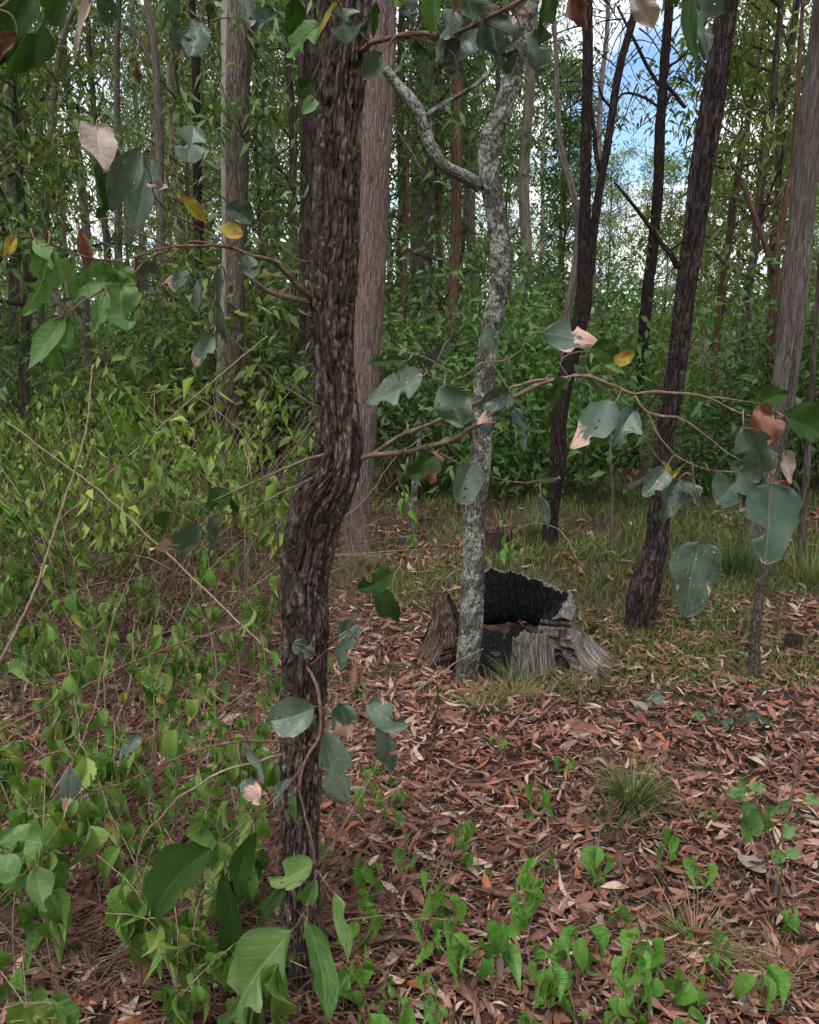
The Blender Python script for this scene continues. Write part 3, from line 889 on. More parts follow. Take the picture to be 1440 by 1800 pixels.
tree('grey_post_stem', 'short grey lichen-spotted dead stem in the grass behind furrowed trunk', 'dead trunk',
     [(722, 930, 15), (727, 880, 13), (730, 850, 12), (735, 800, 9), (738, 740, 6)], M_LICH, None, 16, 0.03, bark_iron(4, 0.003, 0.08), 0.0, crown=False)
tree('reddish_right_stem', 'thin grey brown stem in the grass at far right', 'dead trunk',
     [(1408, 1000, 15), (1411, 930, 13), (1417, 850, 12), (1424, 740, 10), (1432, 600, 8)], M_FARBARK, None, 16, 0.03, None, 2.0, crown=False)
tree('pale_seedling_stem', 'thin pale seedling stem in the shrubs left of leaning dark tree', 'sapling',
     [(1074, 985, 5), (1075, 930, 5), (1077, 870, 4), (1073, 790, 4), (1078, 720, 3)], M_GREY, None, 8, 0.03, None, 0.0, crown=False)

# ------------------------------------------------------------------ filler trees
FILL_LABELS = {0: 'slim green eucalypt', 1: 'young bluish eucalypt', 2: 'tall olive eucalypt', 3: 'low bushy red stemmed eucalypt',
               4: 'tall grey trunked bluish eucalypt', 6: 'tall bare pale trunked eucalypt', 5: 'short olive eucalypt'}
SPANS = [(0, 'out beyond the left edge'), (70, 'behind the far left pale tree'), (200, 'behind the bent grey tree'), (340, 'behind the slim grey trees at left'), (430, 'behind the pale sided tree'),
         (525, 'right of the pale sided tree'), (690, 'behind the furrowed and pinkish trunks'), (775, 'behind the grey tree with crossing limb'), (850, 'behind the red barked tree'),
         (960, 'right of the lichen-spotted tree'), (1060, 'behind the forked dark tree'), (1140, 'left of the dark slender tree'), (1220, 'behind the leaning dark tree'), (1300, 'behind the pink slender tree'),
         (1380, 'behind the reddish forked tree'), (1440, 'behind the smooth grey tree'), (9999, 'out beyond the right edge')]


def span(x, y):
    px = 720 + 1402 * x / y
    return next(w for k, w in SPANS if px < k)




def fill_tree(x, y, v, s, rz):
    tm, lm, cm = VAR[v]
    far = 'nearby' if y < 14 else 'distant' if y < 26 else 'farthest'
    t = thing('forest_tree', far + ' ' + FILL_LABELS[v] + ' ' + span(x, y), 'tree', (x, y, float(gz(x, y))), 'eucalypts filling the forest behind')
    t.rotation_euler = (0, 0, rz)
    t.scale = (s, s, s)
    link('trunk', tm, t); link('limb', lm, t); link('crown', cm, t)


fr = random.Random(5)
n_fill = 0
cells = []
yy = 8.5
while yy < 46:
    half = 0.56 * yy + 2.5
    nrow = int(4 + half * (0.56 if yy < 20 else 0.36))
    for i in range(nrow):
        x = -half + 2 * half * (i + fr.random()) / nrow
        y = yy + fr.uniform(-1.3, 1.3)
        q = x / y
        if (0.27 < q < 0.35 and y < 30 and fr.random() < 0.65) or (0.14 < q < 0.6 and y < 26 and fr.random() < (0.34 if q < 0.36 else 0.06)):
            continue
        v = fr.choice([0, 1, 2, 3, 4, 5, 0, 1, 4]) if y > 11 else fr.choice([0, 1, 5, 3, 0, 5])
        if 0.17 < q < 0.42:
            v = fr.choice([3, 5, 3, 1])
        cells.append((x, y, v, fr.uniform(0.85, 1.2) * (1.0 + max(0, y - 20) * 0.008), fr.uniform(0, 6.28)))
    yy += 2.4 + 0.06 * yy
for k in range(18):
    y = 10.5 + 17 * (k + fr.random()) / 18
    q = -0.5 + 1.0 * ((k * 0.618) % 1)
    if 0.26 < q < 0.36:
        continue
    cells.append((q * y, y, 6, fr.uniform(0.7, 1.1), fr.uniform(0, 6.28)))
for c in cells:
    fill_tree(*c)

# far wood closing the horizon
r_ = np.random.default_rng(77)
N = 2600
yy_ = 48 + 45 * r_.random(N)
xx_ = (r_.random(N) * 2 - 1) * (0.62 * yy_ + 8)
zz_ = np.abs(r_.normal(size=N)) * 2.6 + 0.3
q = xx_ / yy_
zz_ = np.where((q > 0.15), zz_ * 0.62, zz_ * 1.3)
V, F, rv = sprays(np.stack([xx_, yy_, zz_], -1), 22, 0.75, 0.5, 0.10, 0.6, r_)
b = Buf(); b.add(V, F, rv)
link('far_wood', b.mesh('far_wood', M_FOLB, shade=False), None, kind='stuff', label='far bluish green wood closing the view between the trunks', category='wood')


# unseen wood round the sides and behind, added to block side light
r_ = np.random.default_rng(78)
N = 4200
aa = rad(48) + (2 * np.pi - rad(96)) * r_.random(N)
dd = 4.5 + 16 * r_.random(N) ** 0.8
hh = 0.4 + (2.0 + 0.75 * dd) * r_.random(N)
V, F, rv = sprays(np.stack([np.sin(aa) * dd, np.cos(aa) * dd, hh], -1), 14, 0.4, 0.26, 0.05, 0.6, r_)
b = Buf(); b.add(V, F, rv)
link('light_blocking_wood', b.mesh('light_blocking_wood', M_FOLG, shade=False), None, kind='stuff', label='unseen green wood added round the sides to block side light', category='wood')


# ------------------------------------------------------------------ shrubs
def shrub_variant(seed, h, w, n, per, ll, lw, mat):
    r_ = np.random.default_rng(seed)
    b = Buf()
    cents = []
    for i in range(n):
        az, el = r_.random() * 6.283, rad(35 + 50 * r_.random())
        L = h * (0.55 + 0.5 * r_.random())
        d = np.array((math.cos(az) * math.cos(el) * w / h * 1.3, math.sin(az) * math.cos(el) * w / h * 1.3, math.sin(el)))
        o = np.array((r_.normal() * 0.12, r_.normal() * 0.12, 0)) * w
        pts = np.array([o, o + d * L * 0.5 + r_.normal(size=3) * 0.06, o + d * L])
        c = smooth(pts, 8)
        tube(b, c, 0.008 * (1 - 0.7 * np.linspace(0, 1, 8)), 4, 0, cap=False)
        cents += [c[k] + r_.normal(size=3) * 0.07 for k in (2, 3, 4, 5, 6, 7, 7)]
    sm = b.mesh('stem', M_FARBARK)
    V, F, rv = sprays(cents, per, 0.11, ll, lw, 0.25, r_)
    V[:, 2] = np.maximum(V[:, 2], 0.02)
    b = Buf(); b.add(V, F, rv)
    return sm, b.mesh('foliage', mat, shade=False)


SHR = [shrub_variant(41, 1.7, 1.0, 26, 13, 0.085, 0.016, M_SHRUB), shrub_variant(42, 1.3, 1.0, 24, 13, 0.075, 0.017, M_SHRUB2),
       shrub_variant(43, 2.2, 1.1, 28, 12, 0.10, 0.017, M_FOLG), shrub_variant(44, 1.5, 1.1, 24, 13, 0.09, 0.017, M_FOLO)]
SH_L = ['leafy green understorey shrub', 'bright green low shrub', 'tall dark green shrub', 'olive green understorey shrub']


def shrub(x, y, v, s, rz):
    t = thing('understorey_shrub', ('nearest ' if y < 8.2 else 'near ' if y < 10.5 else 'farther ' if y < 14 else 'farthest ') + SH_L[v] + ' ' + span(x, y), 'shrub', (x, y, float(gz(x, y))), 'shrubs of the understorey')
    t.rotation_euler = (0, 0, rz); t.scale = (s, s, s)
    link('stem', SHR[v][0], t); link('foliage', SHR[v][1], t)


sr = random.Random(8)
for yy in (7.6, 8.6, 9.8, 11.2, 13.0, 15.2, 18.0, 22.0):
    half = 0.55 * yy + 1.5
    n = int(half * 2 / (1.15 + 0.03 * yy))
    for i in range(n):
        x = -half + 2 * half * (i + sr.random()) / n
        y = yy + sr.uniform(-0.5, 0.5)
        if y < 9 and -0.12 < x / y < 0.06 and sr.random() < 0.6:
            continue
        if y < 8.3 and x / y < -0.1:
            continue
        v = sr.choice([0, 1, 0, 1, 3]) if (y < 11 and x > 0) else sr.choice([0, 2, 3, 2, 0])
        if sr.random() < 0.16:
            continue
        shrub(x, y, v, sr.choice((0.5, 0.65, 0.8, 1.0, 1.2, 1.45)) * sr.uniform(0.9, 1.1), sr.uniform(0, 6.28))


# ------------------------------------------------------------------ single leaves
def leaf_me(name, mat, L, W, nl=12, nw=6, peak=0.42, tip=1.0, fold=0.25, droop=0.2, wave=0.0, serr=0.0, bites=(), holes=(), curl=0.0, seed=0, round_=0.55, twist=0.0, bow=0.0):
    """leaf lying along +Y from its stalk at the origin, upper face +Z"""
    r_ = np.random.default_rng(seed)
    t = np.linspace(0, 1, nl + 1)
    k = math.log(0.5) / math.log(peak)
    w = np.sin(np.pi * np.clip(t, 0, 1) ** k) ** round_
    w = w * (1 - 0.0 * t)
    if tip > 1:
        w = w * np.where(t > 0.6, 1 - (1 - 1 / tip) * ((t - 0.6) / 0.4) ** 0.7, 1)
    wl, wr = w.copy(), w.copy()
    if serr:
        z = (np.arange(nl + 1) % 2) * serr
        wl, wr = wl * (1 - z), wr * (1 - z)
    wob = vnoise(np.stack([t * 9 + seed * 0.37, t * 0 + seed, t * 0], -1)) - 0.5, vnoise(np.stack([t * 9 + seed * 0.37, t * 0 + seed + 7, t * 0], -1)) - 0.5
    wl = wl * (1 + 0.16 * wob[0]); wr = wr * (1 + 0.16 * wob[1])
    wl *= 1 + 0.08 * np.sin(t * 5 + seed); wr *= 1 + 0.08 * np.sin(t * 4.3 + seed * 1.7)
    for (sd, tc_, wd, dp) in bites:
        cut = 1 - dp * np.clip(1 - ((t - tc_) / wd) ** 2, 0, 1) ** 0.5
        if sd < 0:
            wl = wl * cut
        else:
            wr = wr * cut
    s = np.linspace(-1, 1, nw + 1)
    S, T = np.meshgrid(s, t)
    half = np.where(S < 0, wl[:, None], wr[:, None]) * W / 2
    x = S * half
    y = T * L
    z = fold * np.abs(S) * half - droop * L * T ** 2 + wave * W * np.sin(T * 9 + seed + S * 2) * np.abs(S)
    y = y - droop * droop * L * 0.5 * T ** 2
    if abs(curl) > 0.02:
        a = S * curl
        x = half * np.sin(a) / curl
        z = z + half * (1 - np.cos(a)) / curl
    if twist:
        ta = twist * (T - 0.3)
        x, z = x * np.cos(ta) - z * np.sin(ta), x * np.sin(ta) + z * np.cos(ta)
    if bow:
        x = x + bow * L * T * (1 - T) * 2
    V = np.stack([x, y, z], -1).reshape(-1, 3)
    F = grid_faces(nl + 1, nw + 1, False)
    if len(holes):
        fc = np.stack([S, T], -1).reshape(-1, 2)[F].mean(1)
        keep = np.ones(len(F), bool)
        for (hs, ht, hr) in holes:
            keep &= ((fc[:, 0] - hs) ** 2 * 0.3 + (fc[:, 1] - ht) ** 2) > hr ** 2
        F = F[keep]
    bb = Buf(); bb.add(V, F)
    me = bb.mesh(name, mat)
    uvl = me.uv_layers.new(name='UVMap')
    uvs = np.stack([(S + 1) / 2, T], -1).reshape(-1, 2)
    uvl.data.foreach_set('uv', uvs[F.ravel()].ravel().astype(np.float32))
    return me


def place_leaf(o, base, direction, normal, scale=1.0, roll=0.0):
    y = Vector(direction).normalized()
    n = Vector(normal)
    x = y.cross(n)
    if x.length < 1e-4:
        x = y.cross(Vector((0.3, 0.5, 1)))
    x.normalize()
    z = x.cross(y)
    if roll:
        q = Matrix.Rotation(roll, 3, y)
        x, z = q @ x, q @ z
    m = Matrix(((x.x, y.x, z.x), (x.y, y.y, z.y), (x.z, y.z, z.z))).to_4x4()
    sc = Matrix.Scale(scale, 4)
    o.matrix_basis = Matrix.Translation(Vector(base)) @ m @ sc


LMAT = {'T': M_TEAL, 'M': M_MIXL, 'D': M_SHADEL, 'G': M_FRESH, 'Y': M_YELL, 'P': M_PALEDEAD, 'B': M_BROWND}
lr = random.Random(23)


def sprig(parent, root, mat, paths, leaves, name='branch', Y0=1.5, crumple=()):
    """one branch (tubes through pixel points at depth) and its leaves as sub-parts. leaves: (bx,by,tx,ty,width,kind[,Y])"""
    b = Buf()
    samples = []
    for (pts, r0, r1) in paths:
        q = np.array([P(p[0], p[1], p[2] if len(p) > 2 else Y0) for p in pts])
        n = max(8, int(np.linalg.norm(np.diff(q, axis=0), axis=1).sum() / 0.012))
        c = smooth(q, n)
        jit = np.stack([fbm(np.stack([c[:, 0] * 40 + k * 9, c[:, 1] * 40, c[:, 2] * 40], -1), 2) - 0.5 for k in range(3)], -1) * 0.006
        c = c + jit
        nodes = np.zeros(n)
        for kn in range(4, n - 2, 5):
            nodes[max(0, kn + lr.randint(-1, 1))] = lr.uniform(0.15, 0.5)
        rr = np.linspace(r0, r1, n) * (1 + nodes) * (1 + 0.25 * (fbm(np.stack([c[:, 0] * 90, c[:, 1] * 90, c[:, 2] * 90], -1), 2) - 0.5))
        tube(b, c, rr * 0.82, 8)
        samples.append(c)
    allc = np.vstack(samples)
    specs = []
    for lf in leaves:
        bx, by, tx, ty, w, kind = lf[:6]
        # depth of the nearest branch point in the picture's plane
        Yl = lf[6] if len(lf) > 6 else None
        if Yl is None:
            tst = P(bx, by, Y0)
            k = np.argmin(np.linalg.norm((allc - tst) * np.array((1, 0.3, 1)), axis=1))
            Yl = allc[k][1] + lr.uniform(-0.05, 0.05)
        A = P(bx, by, Yl)
        Bp = P(tx, ty, Yl + lr.uniform(-0.035, 0.035))
        k = np.argmin(np.linalg.norm(allc - A, axis=1))
        src = allc[k]
        dist = np.linalg.norm(src - A)
        if dist < 0.28:
            d_in = (Bp - A) / np.linalg.norm(Bp - A)
            mid = (src + A) / 2 + np.array((0, 0, 0.15 * dist)) - d_in * 0.2 * dist
            c = smooth(np.array([src, mid, A, A + d_in * 0.01]), 9)
            tube(b, c, np.linspace(0.0013, 0.0009, 9), 6)
        specs.append((A, Bp, px2m(bx, by, Yl, w), kind))
    br = link(name, b.mesh(name, mat, root), parent)
    for i, (A, Bp, W, kind) in enumerate(specs):
        L = float(np.linalg.norm(Bp - A))
        sd = lr.randrange(1000)
        bites, holes = [], []
        if kind in 'TMDG' and lr.random() < 0.75:
            for _ in range(lr.randint(1, 4)):
                bites.append((lr.choice((-1, 1)), lr.uniform(0.3, 1.0), lr.uniform(0.03, 0.16), lr.uniform(0.2, 0.95)))
        if kind in 'TMG' and W > 0.028 and lr.random() < 0.6:
            for _ in range(lr.randint(1, 5)):
                holes.append((lr.uniform(-0.75, 0.75), lr.uniform(0.25, 0.85), lr.uniform(0.012, 0.05)))
        dry = kind in 'BP'
        wide = W / L
        me_ = leaf_me('leaf', LMAT[kind], L, W, 30 if W > 0.03 else 18, 18 if W > 0.03 else 8, lr.uniform(0.36, 0.46), 1.0 if wide > 0.7 else 1.25,
                      lr.uniform(0.0, 0.6), lr.uniform(-0.12, 0.22), lr.uniform(0.05, 0.16) * (2.2 if dry else 1), 0, bites, holes, lr.uniform(0.9, 1.6) if dry and wide < 0.6 else lr.uniform(-0.3, 0.7),
                      sd, 0.5 if wide > 0.6 else 0.75, lr.gauss(0, 0.55), lr.uniform(-0.14, 0.14))
        o = link('leaf', me_, br)
        dirv = Bp - A
        view = np.array((0, 0, CAM_Z)) - A
        view = view / np.linalg.norm(view)
        nrm = view + np.array((lr.uniform(-0.5, 0.5), 0, lr.uniform(-0.2, 0.7)))
        place_leaf(o, A - root, dirv, nrm)
    return br


# upper left branch
sprig(MAIN, main_root, M_REDTWIG, [
    ([(548, 524, 1.66), (520, 498, 1.6), (480, 460, 1.55), (440, 447, 1.5), (390, 432, 1.46), (330, 432, 1.42), (270, 440, 1.4), (236, 452, 1.38)], 0.0062, 0.0018),
    ([(236, 452, 1.38), (180, 458, 1.32), (110, 436, 1.28), (60, 418, 1.25), (28, 415, 1.24)], 0.0018, 0.001),
    ([(230, 486, 1.37), (190, 505, 1.34), (150, 530, 1.3), (110, 555, 1.28), (95, 566, 1.28)], 0.0018, 0.001),
    ([(300, 434, 1.41), (250, 462, 1.39), (228, 488, 1.37)], 0.0022, 0.0016),
    ([(402, 436, 1.46), (380, 415, 1.47), (330, 390, 1.47), (275, 350, 1.45), (262, 300, 1.43), (245, 262, 1.42)], 0.0024, 0.001),
    ([(480, 460, 1.55), (440, 392, 1.52), (400, 352, 1.5), (350, 320, 1.48), (300, 298, 1.46), (276, 280, 1.45), (200, 268, 1.43), (170, 222, 1.42)], 0.002, 0.001),
    ([(300, 434, 1.41), (245, 410, 1.39), (195, 384, 1.37), (165, 388, 1.36), (140, 402, 1.35)], 0.002, 0.001),
    ([(402, 434, 1.46), (330, 425, 1.44), (290, 458, 1.42), (230, 415, 1.4), (192, 382, 1.38)], 0.0018, 0.001),
    ([(420, 440, 1.48), (400, 480, 1.46), (380, 520, 1.45), (378, 560, 1.44), (372, 596, 1.44)], 0.002, 0.001),
    ([(330, 300, 1.47), (329, 288, 1.47)], 0.0012, 0.001)],
    [(170, 220, 185, 297, 62, 'P'), (244, 258, 197, 374, 52, 'T'), (262, 262, 228, 432, 50, 'T'), (212, 272, 166, 382, 64, 'D'), (328, 288, 341, 213, 58, 'T'),
     (262, 322, 296, 330, 24, 'P'), (140, 400, 152, 488, 28, 'B'), (236, 450, 230, 542, 22, 'B'), (85, 430, 40, 556, 64, 'G'), (128, 452, 100, 508, 32, 'G'),
     (204, 474, 118, 524, 64, 'G'), (214, 500, 224, 584, 66, 'G'), (186, 510, 160, 594, 28, 'G'), (112, 556, 44, 650, 48, 'G'), (122, 556, 82, 658, 48, 'G'),
     (278, 468, 232, 512, 52, 'T'), (332, 486, 288, 498, 42, 'M'), (316, 348, 366, 396, 32, 'Y'), (442, 390, 396, 364, 40, 'T'), (428, 412, 376, 404, 30, 'Y'),
     (384, 470, 376, 545, 22, 'T'), (352, 490, 344, 552, 18, 'T'), (432, 446, 448, 490, 32, 'T'), (376, 586, 334, 644, 40, 'M'), (356, 592, 350, 684, 22, 'D'),
     (378, 528, 402, 604, 22, 'T'), (28, 415, 2, 452, 22, 'Y'), (180, 460, 205, 500, 34, 'G'), (100, 440, 70, 470, 36, 'G'), (490, 376, 486, 416, 14, 'T'),
     (200, 468, 240, 500, 40, 'G'), (60, 418, 92, 470, 30, 'G')], 'branch', 1.4)
# short dead branches on the left of the trunk
sprig(MAIN, main_root, M_TWIG, [
    ([(545, 530, 1.66), (505, 522, 1.6), (470, 512, 1.57), (436, 486, 1.55), (420, 462, 1.54)], 0.007, 0.004),
    ([(512, 524, 1.61), (500, 512, 1.6), (510, 506, 1.6)], 0.006, 0.004),
    ([(545, 462, 1.67), (515, 452, 1.64), (480, 420, 1.6)], 0.003, 0.0015),
    ([(560, 716, 1.62), (500, 680, 1.6), (440, 630, 1.58), (380, 560, 1.57)], 0.0022, 0.001),
    ([(568, 800, 1.63), (520, 815, 1.58), (470, 838, 1.54), (420, 860, 1.5), (372, 880, 1.48)], 0.004, 0.0014),
    ([(548, 842, 1.63), (500, 865, 1.58), (440, 895, 1.55), (372, 905, 1.5)], 0.003, 0.0012)],
    [(356, 922, 264, 984, 46, 'M', 1.48), (408, 872, 340, 898, 50, 'D', 1.5), (370, 906, 364, 976, 22, 'T', 1.49), (300, 900, 278, 946, 34, 'D', 1.5), (415, 905, 405, 880, 20, 'D', 1.5)], 'branch', 1.5)
# long right branch
sprig(MAIN, main_root, M_TWIG, [
    ([(620, 808, 1.68), (660, 800, 1.64), (720, 792, 1.6), (790, 774, 1.57), (850, 738, 1.54), (905, 698, 1.52), (960, 672, 1.5), (1020, 662, 1.48), (1075, 676, 1.46), (1115, 694, 1.45)], 0.0068, 0.0038),
    ([(650, 802, 1.66), (700, 768, 1.63), (780, 735, 1.6), (840, 708, 1.57), (890, 684, 1.54), (940, 670, 1.52), (1000, 664, 1.5)], 0.0052, 0.003),
    ([(1115, 694, 1.45), (1190, 690, 1.43), (1240, 696, 1.42), (1290, 722, 1.41), (1345, 735, 1.4), (1400, 732, 1.4), (1440, 745, 1.4)], 0.0034, 0.0012),
    ([(1115, 694, 1.45), (1138, 726, 1.44), (1192, 734, 1.43), (1240, 765, 1.42), (1290, 804, 1.41), (1350, 834, 1.4)], 0.003, 0.0014),
    ([(1138, 726, 1.44), (1160, 770, 1.43), (1200, 808, 1.42), (1240, 825, 1.42), (1300, 832, 1.41), (1340, 842, 1.4)], 0.0022, 0.0012),
    ([(1030, 664, 1.48), (1070, 690, 1.47), (1110, 740, 1.46), (1140, 780, 1.45), (1168, 818, 1.44)], 0.0018, 0.001),
    ([(752, 784, 1.58), (790, 806, 1.57), (840, 830, 1.56), (900, 846, 1.55), (985, 842, 1.54)], 0.0016, 0.001),
    ([(905, 698, 1.52), (880, 660, 1.53), (855, 636, 1.53), (810, 665, 1.54), (780, 668, 1.55), (745, 655, 1.55)], 0.0022, 0.0012),
    ([(800, 660, 1.54), (760, 636, 1.55), (715, 618, 1.56), (670, 612, 1.56)], 0.0014, 0.0008),
    ([(855, 636, 1.53), (890, 632, 1.53), (920, 615, 1.53)], 0.0018, 0.001),
    ([(1000, 664, 1.5), (985, 640, 1.5), (1010, 618, 1.5), (1040, 620, 1.5)], 0.0016, 0.001),
    ([(1230, 955, 1.42), (1232, 900, 1.42), (1222, 860, 1.42), (1218, 822, 1.42)], 0.001, 0.0012),
    ([(1240, 696, 1.42), (1300, 704, 1.41), (1335, 708, 1.4)], 0.0016, 0.001)],
    [(745, 660, 636, 706, 62, 'T'), (712, 638, 692, 694, 24, 'P'), (692, 690, 684, 722, 12, 'B'), (716, 634, 640, 638, 22, 'D'), (788, 598, 752, 652, 34, 'T'),
     (782, 676, 812, 748, 62, 'T'), (764, 800, 720, 842, 46, 'D'), (748, 794, 756, 848, 42, 'B'), (832, 812, 806, 884, 60, 'T'), (862, 568, 856, 632, 32, 'T'),
     (954, 584, 1056, 614, 58, 'M'), (1042, 608, 1094, 640, 42, 'D'), (1082, 640, 1116, 618, 26, 'Y'), (1060, 640, 1100, 655, 18, 'G'), (1082, 706, 1000, 786, 64, 'M'),
     (1118, 718, 1076, 788, 52, 'T'), (1000, 670, 960, 706, 42, 'D'), (905, 716, 922, 796, 26, 'T'), (918, 722, 925, 770, 22, 'M'), (898, 690, 838, 716, 42, 'T'),
     (880, 716, 838, 748, 30, 'M'), (952, 874, 962, 934, 20, 'T'), (1170, 824, 1130, 876, 40, 'T'), (1192, 844, 1166, 918, 54, 'T'), (1196, 842, 1228, 892, 38, 'T'),
     (1166, 812, 1184, 834, 10, 'Y'), (1196, 822, 1176, 846, 9, 'Y'), (1232, 952, 1212, 1088, 88, 'T'), (1328, 716, 1390, 690, 44, 'D'), (1336, 712, 1350, 786, 58, 'B'),
     (1378, 732, 1452, 772, 72, 'D'), (1308, 750, 1340, 838, 76, 'T'), (1312, 818, 1262, 886, 72, 'M'), (1356, 850, 1350, 994, 96, 'M'), (1380, 792, 1392, 850, 34, 'P'),
     (1364, 846, 1388, 870, 24, 'B'), (1236, 822, 1268, 872, 24, 'D'), (980, 842, 930, 838, 12, 'D'), (1345, 842, 1300, 900, 40, 'M'), (920, 615, 900, 640, 18, 'D'),
     (955, 676, 945, 700, 20, 'D'), (1030, 668, 1010, 640, 22, 'T')], 'branch', 1.48)
# crown leaves hanging in along the top
sprig(MAIN, main_root, M_REDTWIG, [
    ([(632, 92, 1.66), (652, 76, 1.6), (690, 66, 1.55), (730, 58, 1.5), (790, 62, 1.46), (840, 40, 1.43), (900, 10, 1.4), (960, -30, 1.38), (1040, -60, 1.36), (1130, -60, 1.34), (1240, -70, 1.32)], 0.006, 0.0022),
    ([(652, 76, 1.6), (625, 52, 1.58), (600, 15, 1.55), (580, -20, 1.53), (545, -60, 1.5)], 0.003, 0.0016),
    ([(690, 66, 1.55), (735, 70, 1.5), (775, 80, 1.47), (800, 100, 1.45), (808, 140, 1.44)], 0.0022, 0.001),
    ([(730, 58, 1.5), (742, 20, 1.48), (760, -20, 1.46)], 0.002, 0.001),
    ([(840, 40, 1.43), (900, 60, 1.42), (930, 80, 1.41)], 0.0018, 0.001),
    ([(900, 10, 1.4), (930, 70, 1.42), (960, 40, 1.41), (1010, 20, 1.41)], 0.0016, 0.001),
    ([(545, -60, 1.5), (460, -60, 1.47), (380, -30, 1.45), (300, -30, 1.45), (180, -40, 1.42)], 0.0026, 0.0014),
    ([(380, -30, 1.45), (352, 20, 1.45), (345, 45, 1.45)], 0.0014, 0.001),
    ([(260, -30, 1.44), (250, 40, 1.44), (243, 112, 1.44)], 0.0012, 0.0008)],
    [(600, 12, 610, 78, 62, 'T'), (672, 92, 636, 138, 40, 'T'), (520, -6, 508, 66, 36, 'D'), (562, 44, 500, 98, 54, 'G'), (602, -8, 552, 74, 9, 'Y'), (662, 2, 660, 62, 24, 'D'),
     (700, -20, 690, 14, 30, 'G'), (722, -2, 722, 42, 38, 'T'), (762, -14, 766, 72, 40, 'G'), (782, 64, 806, 136, 50, 'T'), (838, 40, 786, 108, 62, 'T'), (862, 26, 892, 128, 84, 'T'),
     (800, 20, 780, 66, 44, 'T'), (908, -20, 926, 26, 46, 'M'), (938, 52, 952, 136, 56, 'T'), (880, 10, 846, 62, 50, 'T'), (968, -14, 946, 66, 44, 'D'), (1008, -16, 1022, 48, 42, 'B'),
     (1118, -14, 1150, 50, 46, 'P'), (1232, -30, 1246, 104, 60, 'T'), (1214, -20, 1228, 118, 26, 'D'), (744, 84, 728, 110, 36, 'D'), (552, 172, 534, 198, 26, 'G'), (548, 140, 528, 176, 32, 'D'),
     (428, -4, 434, 50, 38, 'T'), (352, 36, 332, 102, 48, 'T'), (308, 40, 324, 108, 30, 'M'), (243, 110, 244, 152, 16, 'B'), (160, -6, 132, 88, 20, 'P'), (188, -8, 190, 46, 36, 'T'),
     (292, -4, 326, 26, 30, 'D'), (472, 140, 460, 184, 20, 'D'), (485, 22, 440, 60, 40, 'T'), (376, 5, 362, 40, 22, 'D'), (820, -10, 830, 40, 50, 'T'), (1180, -30, 1196, 10, 36, 'D')], 'branch', 1.45)
# big close leaves at the upper left
sprig(MAIN, main_root, M_GSTEM, [([(545, -60, 1.5), (360, -220, 1.25), (200, -200, 1.05), (110, -120, 0.95), (60, -40, 0.9), (-20, 30, 0.85)], 0.004, 0.0014)],
      [(110, -40, 2, 142, 66, 'D', 0.9), (52, -30, -12, 118, 60, 'D', 0.88), (30, 60, -20, 112, 40, 'B', 0.87), (-10, -10, 30, 110, 60, 'D', 0.92)], 'branch', 0.9)
# hanging lower branch in front of the trunk
sprig(MAIN, main_root, M_REDTWIG, [
    ([(540, 1172, 1.62), (556, 1205, 1.54), (563, 1246, 1.5), (560, 1300, 1.48), (540, 1330, 1.46), (527, 1378, 1.44), (542, 1450, 1.42), (553, 1508, 1.4), (556, 1530, 1.4)], 0.004, 0.0028),
    ([(556, 1530, 1.4), (545, 1580, 1.39), (528, 1615, 1.38), (512, 1640, 1.38)], 0.0022, 0.0014),
    ([(556, 1530, 1.4), (572, 1552, 1.39), (588, 1575, 1.39)], 0.0022, 0.0014),
    ([(563, 1246, 1.5), (600, 1236, 1.49), (640, 1240, 1.48)], 0.0016, 0.001),
    ([(540, 1330, 1.46), (500, 1390, 1.44), (450, 1432, 1.42), (400, 1470, 1.4), (372, 1494, 1.39)], 0.0024, 0.0014),
    ([(420, 1452, 1.41), (398, 1490, 1.4), (396, 1540, 1.39)], 0.0016, 0.001),
    ([(536, 1318, 1.55), (490, 1305, 1.5), (430, 1303, 1.47), (370, 1312, 1.45), (280, 1345, 1.42), (200, 1382, 1.4), (150, 1388, 1.38), (128, 1350, 1.37)], 0.0032, 0.0012),
    ([(522, 1600, 1.39), (560, 1660, 1.42), (590, 1720, 1.44)], 0.0012, 0.0008),
    ([(540, 1172, 1.62), (600, 1120, 1.58), (625, 1090, 1.56), (640, 1020, 1.55)], 0.0018, 0.001)],
    [(553, 1243, 478, 1268, 66, 'T'), (596, 1232, 606, 1310, 50, 'M'), (568, 1282, 614, 1418, 60, 'T'), (646, 1238, 718, 1280, 56, 'T'), (662, 1278, 688, 1366, 42, 'T'), (518, 1392, 514, 1458, 22, 'G'),
     (510, 1368, 482, 1426, 26, 'T'), (432, 1368, 458, 1416, 34, 'M'), (428, 1308, 462, 1378, 20, 'T'), (551, 1516, 476, 1552, 56, 'G'), (553, 1546, 530, 1596, 34, 'G'), (588, 1572, 612, 1694, 32, 'G'),
     (512, 1638, 398, 1802, 108, 'G', 1.36), (540, 1618, 568, 1796, 52, 'G', 1.37), (372, 1494, 222, 1646, 92, 'D', 1.37), (396, 1538, 384, 1736, 52, 'D', 1.38), (446, 1462, 410, 1596, 42, 'D', 1.39),
     (246, 1288, 204, 1346, 40, 'T'), (126, 1350, 118, 1430, 36, 'M'), (690, 1008, 628, 1036, 46, 'D'), (656, 1026, 698, 1098, 46, 'D'), (630, 1096, 594, 1118, 36, 'T'), (620, 1118, 588, 1192, 34, 'T'),
     (514, 1132, 556, 1152, 34, 'T', 1.6), (500, 1560, 440, 1640, 30, 'D', 1.38)], 'branch', 1.45)

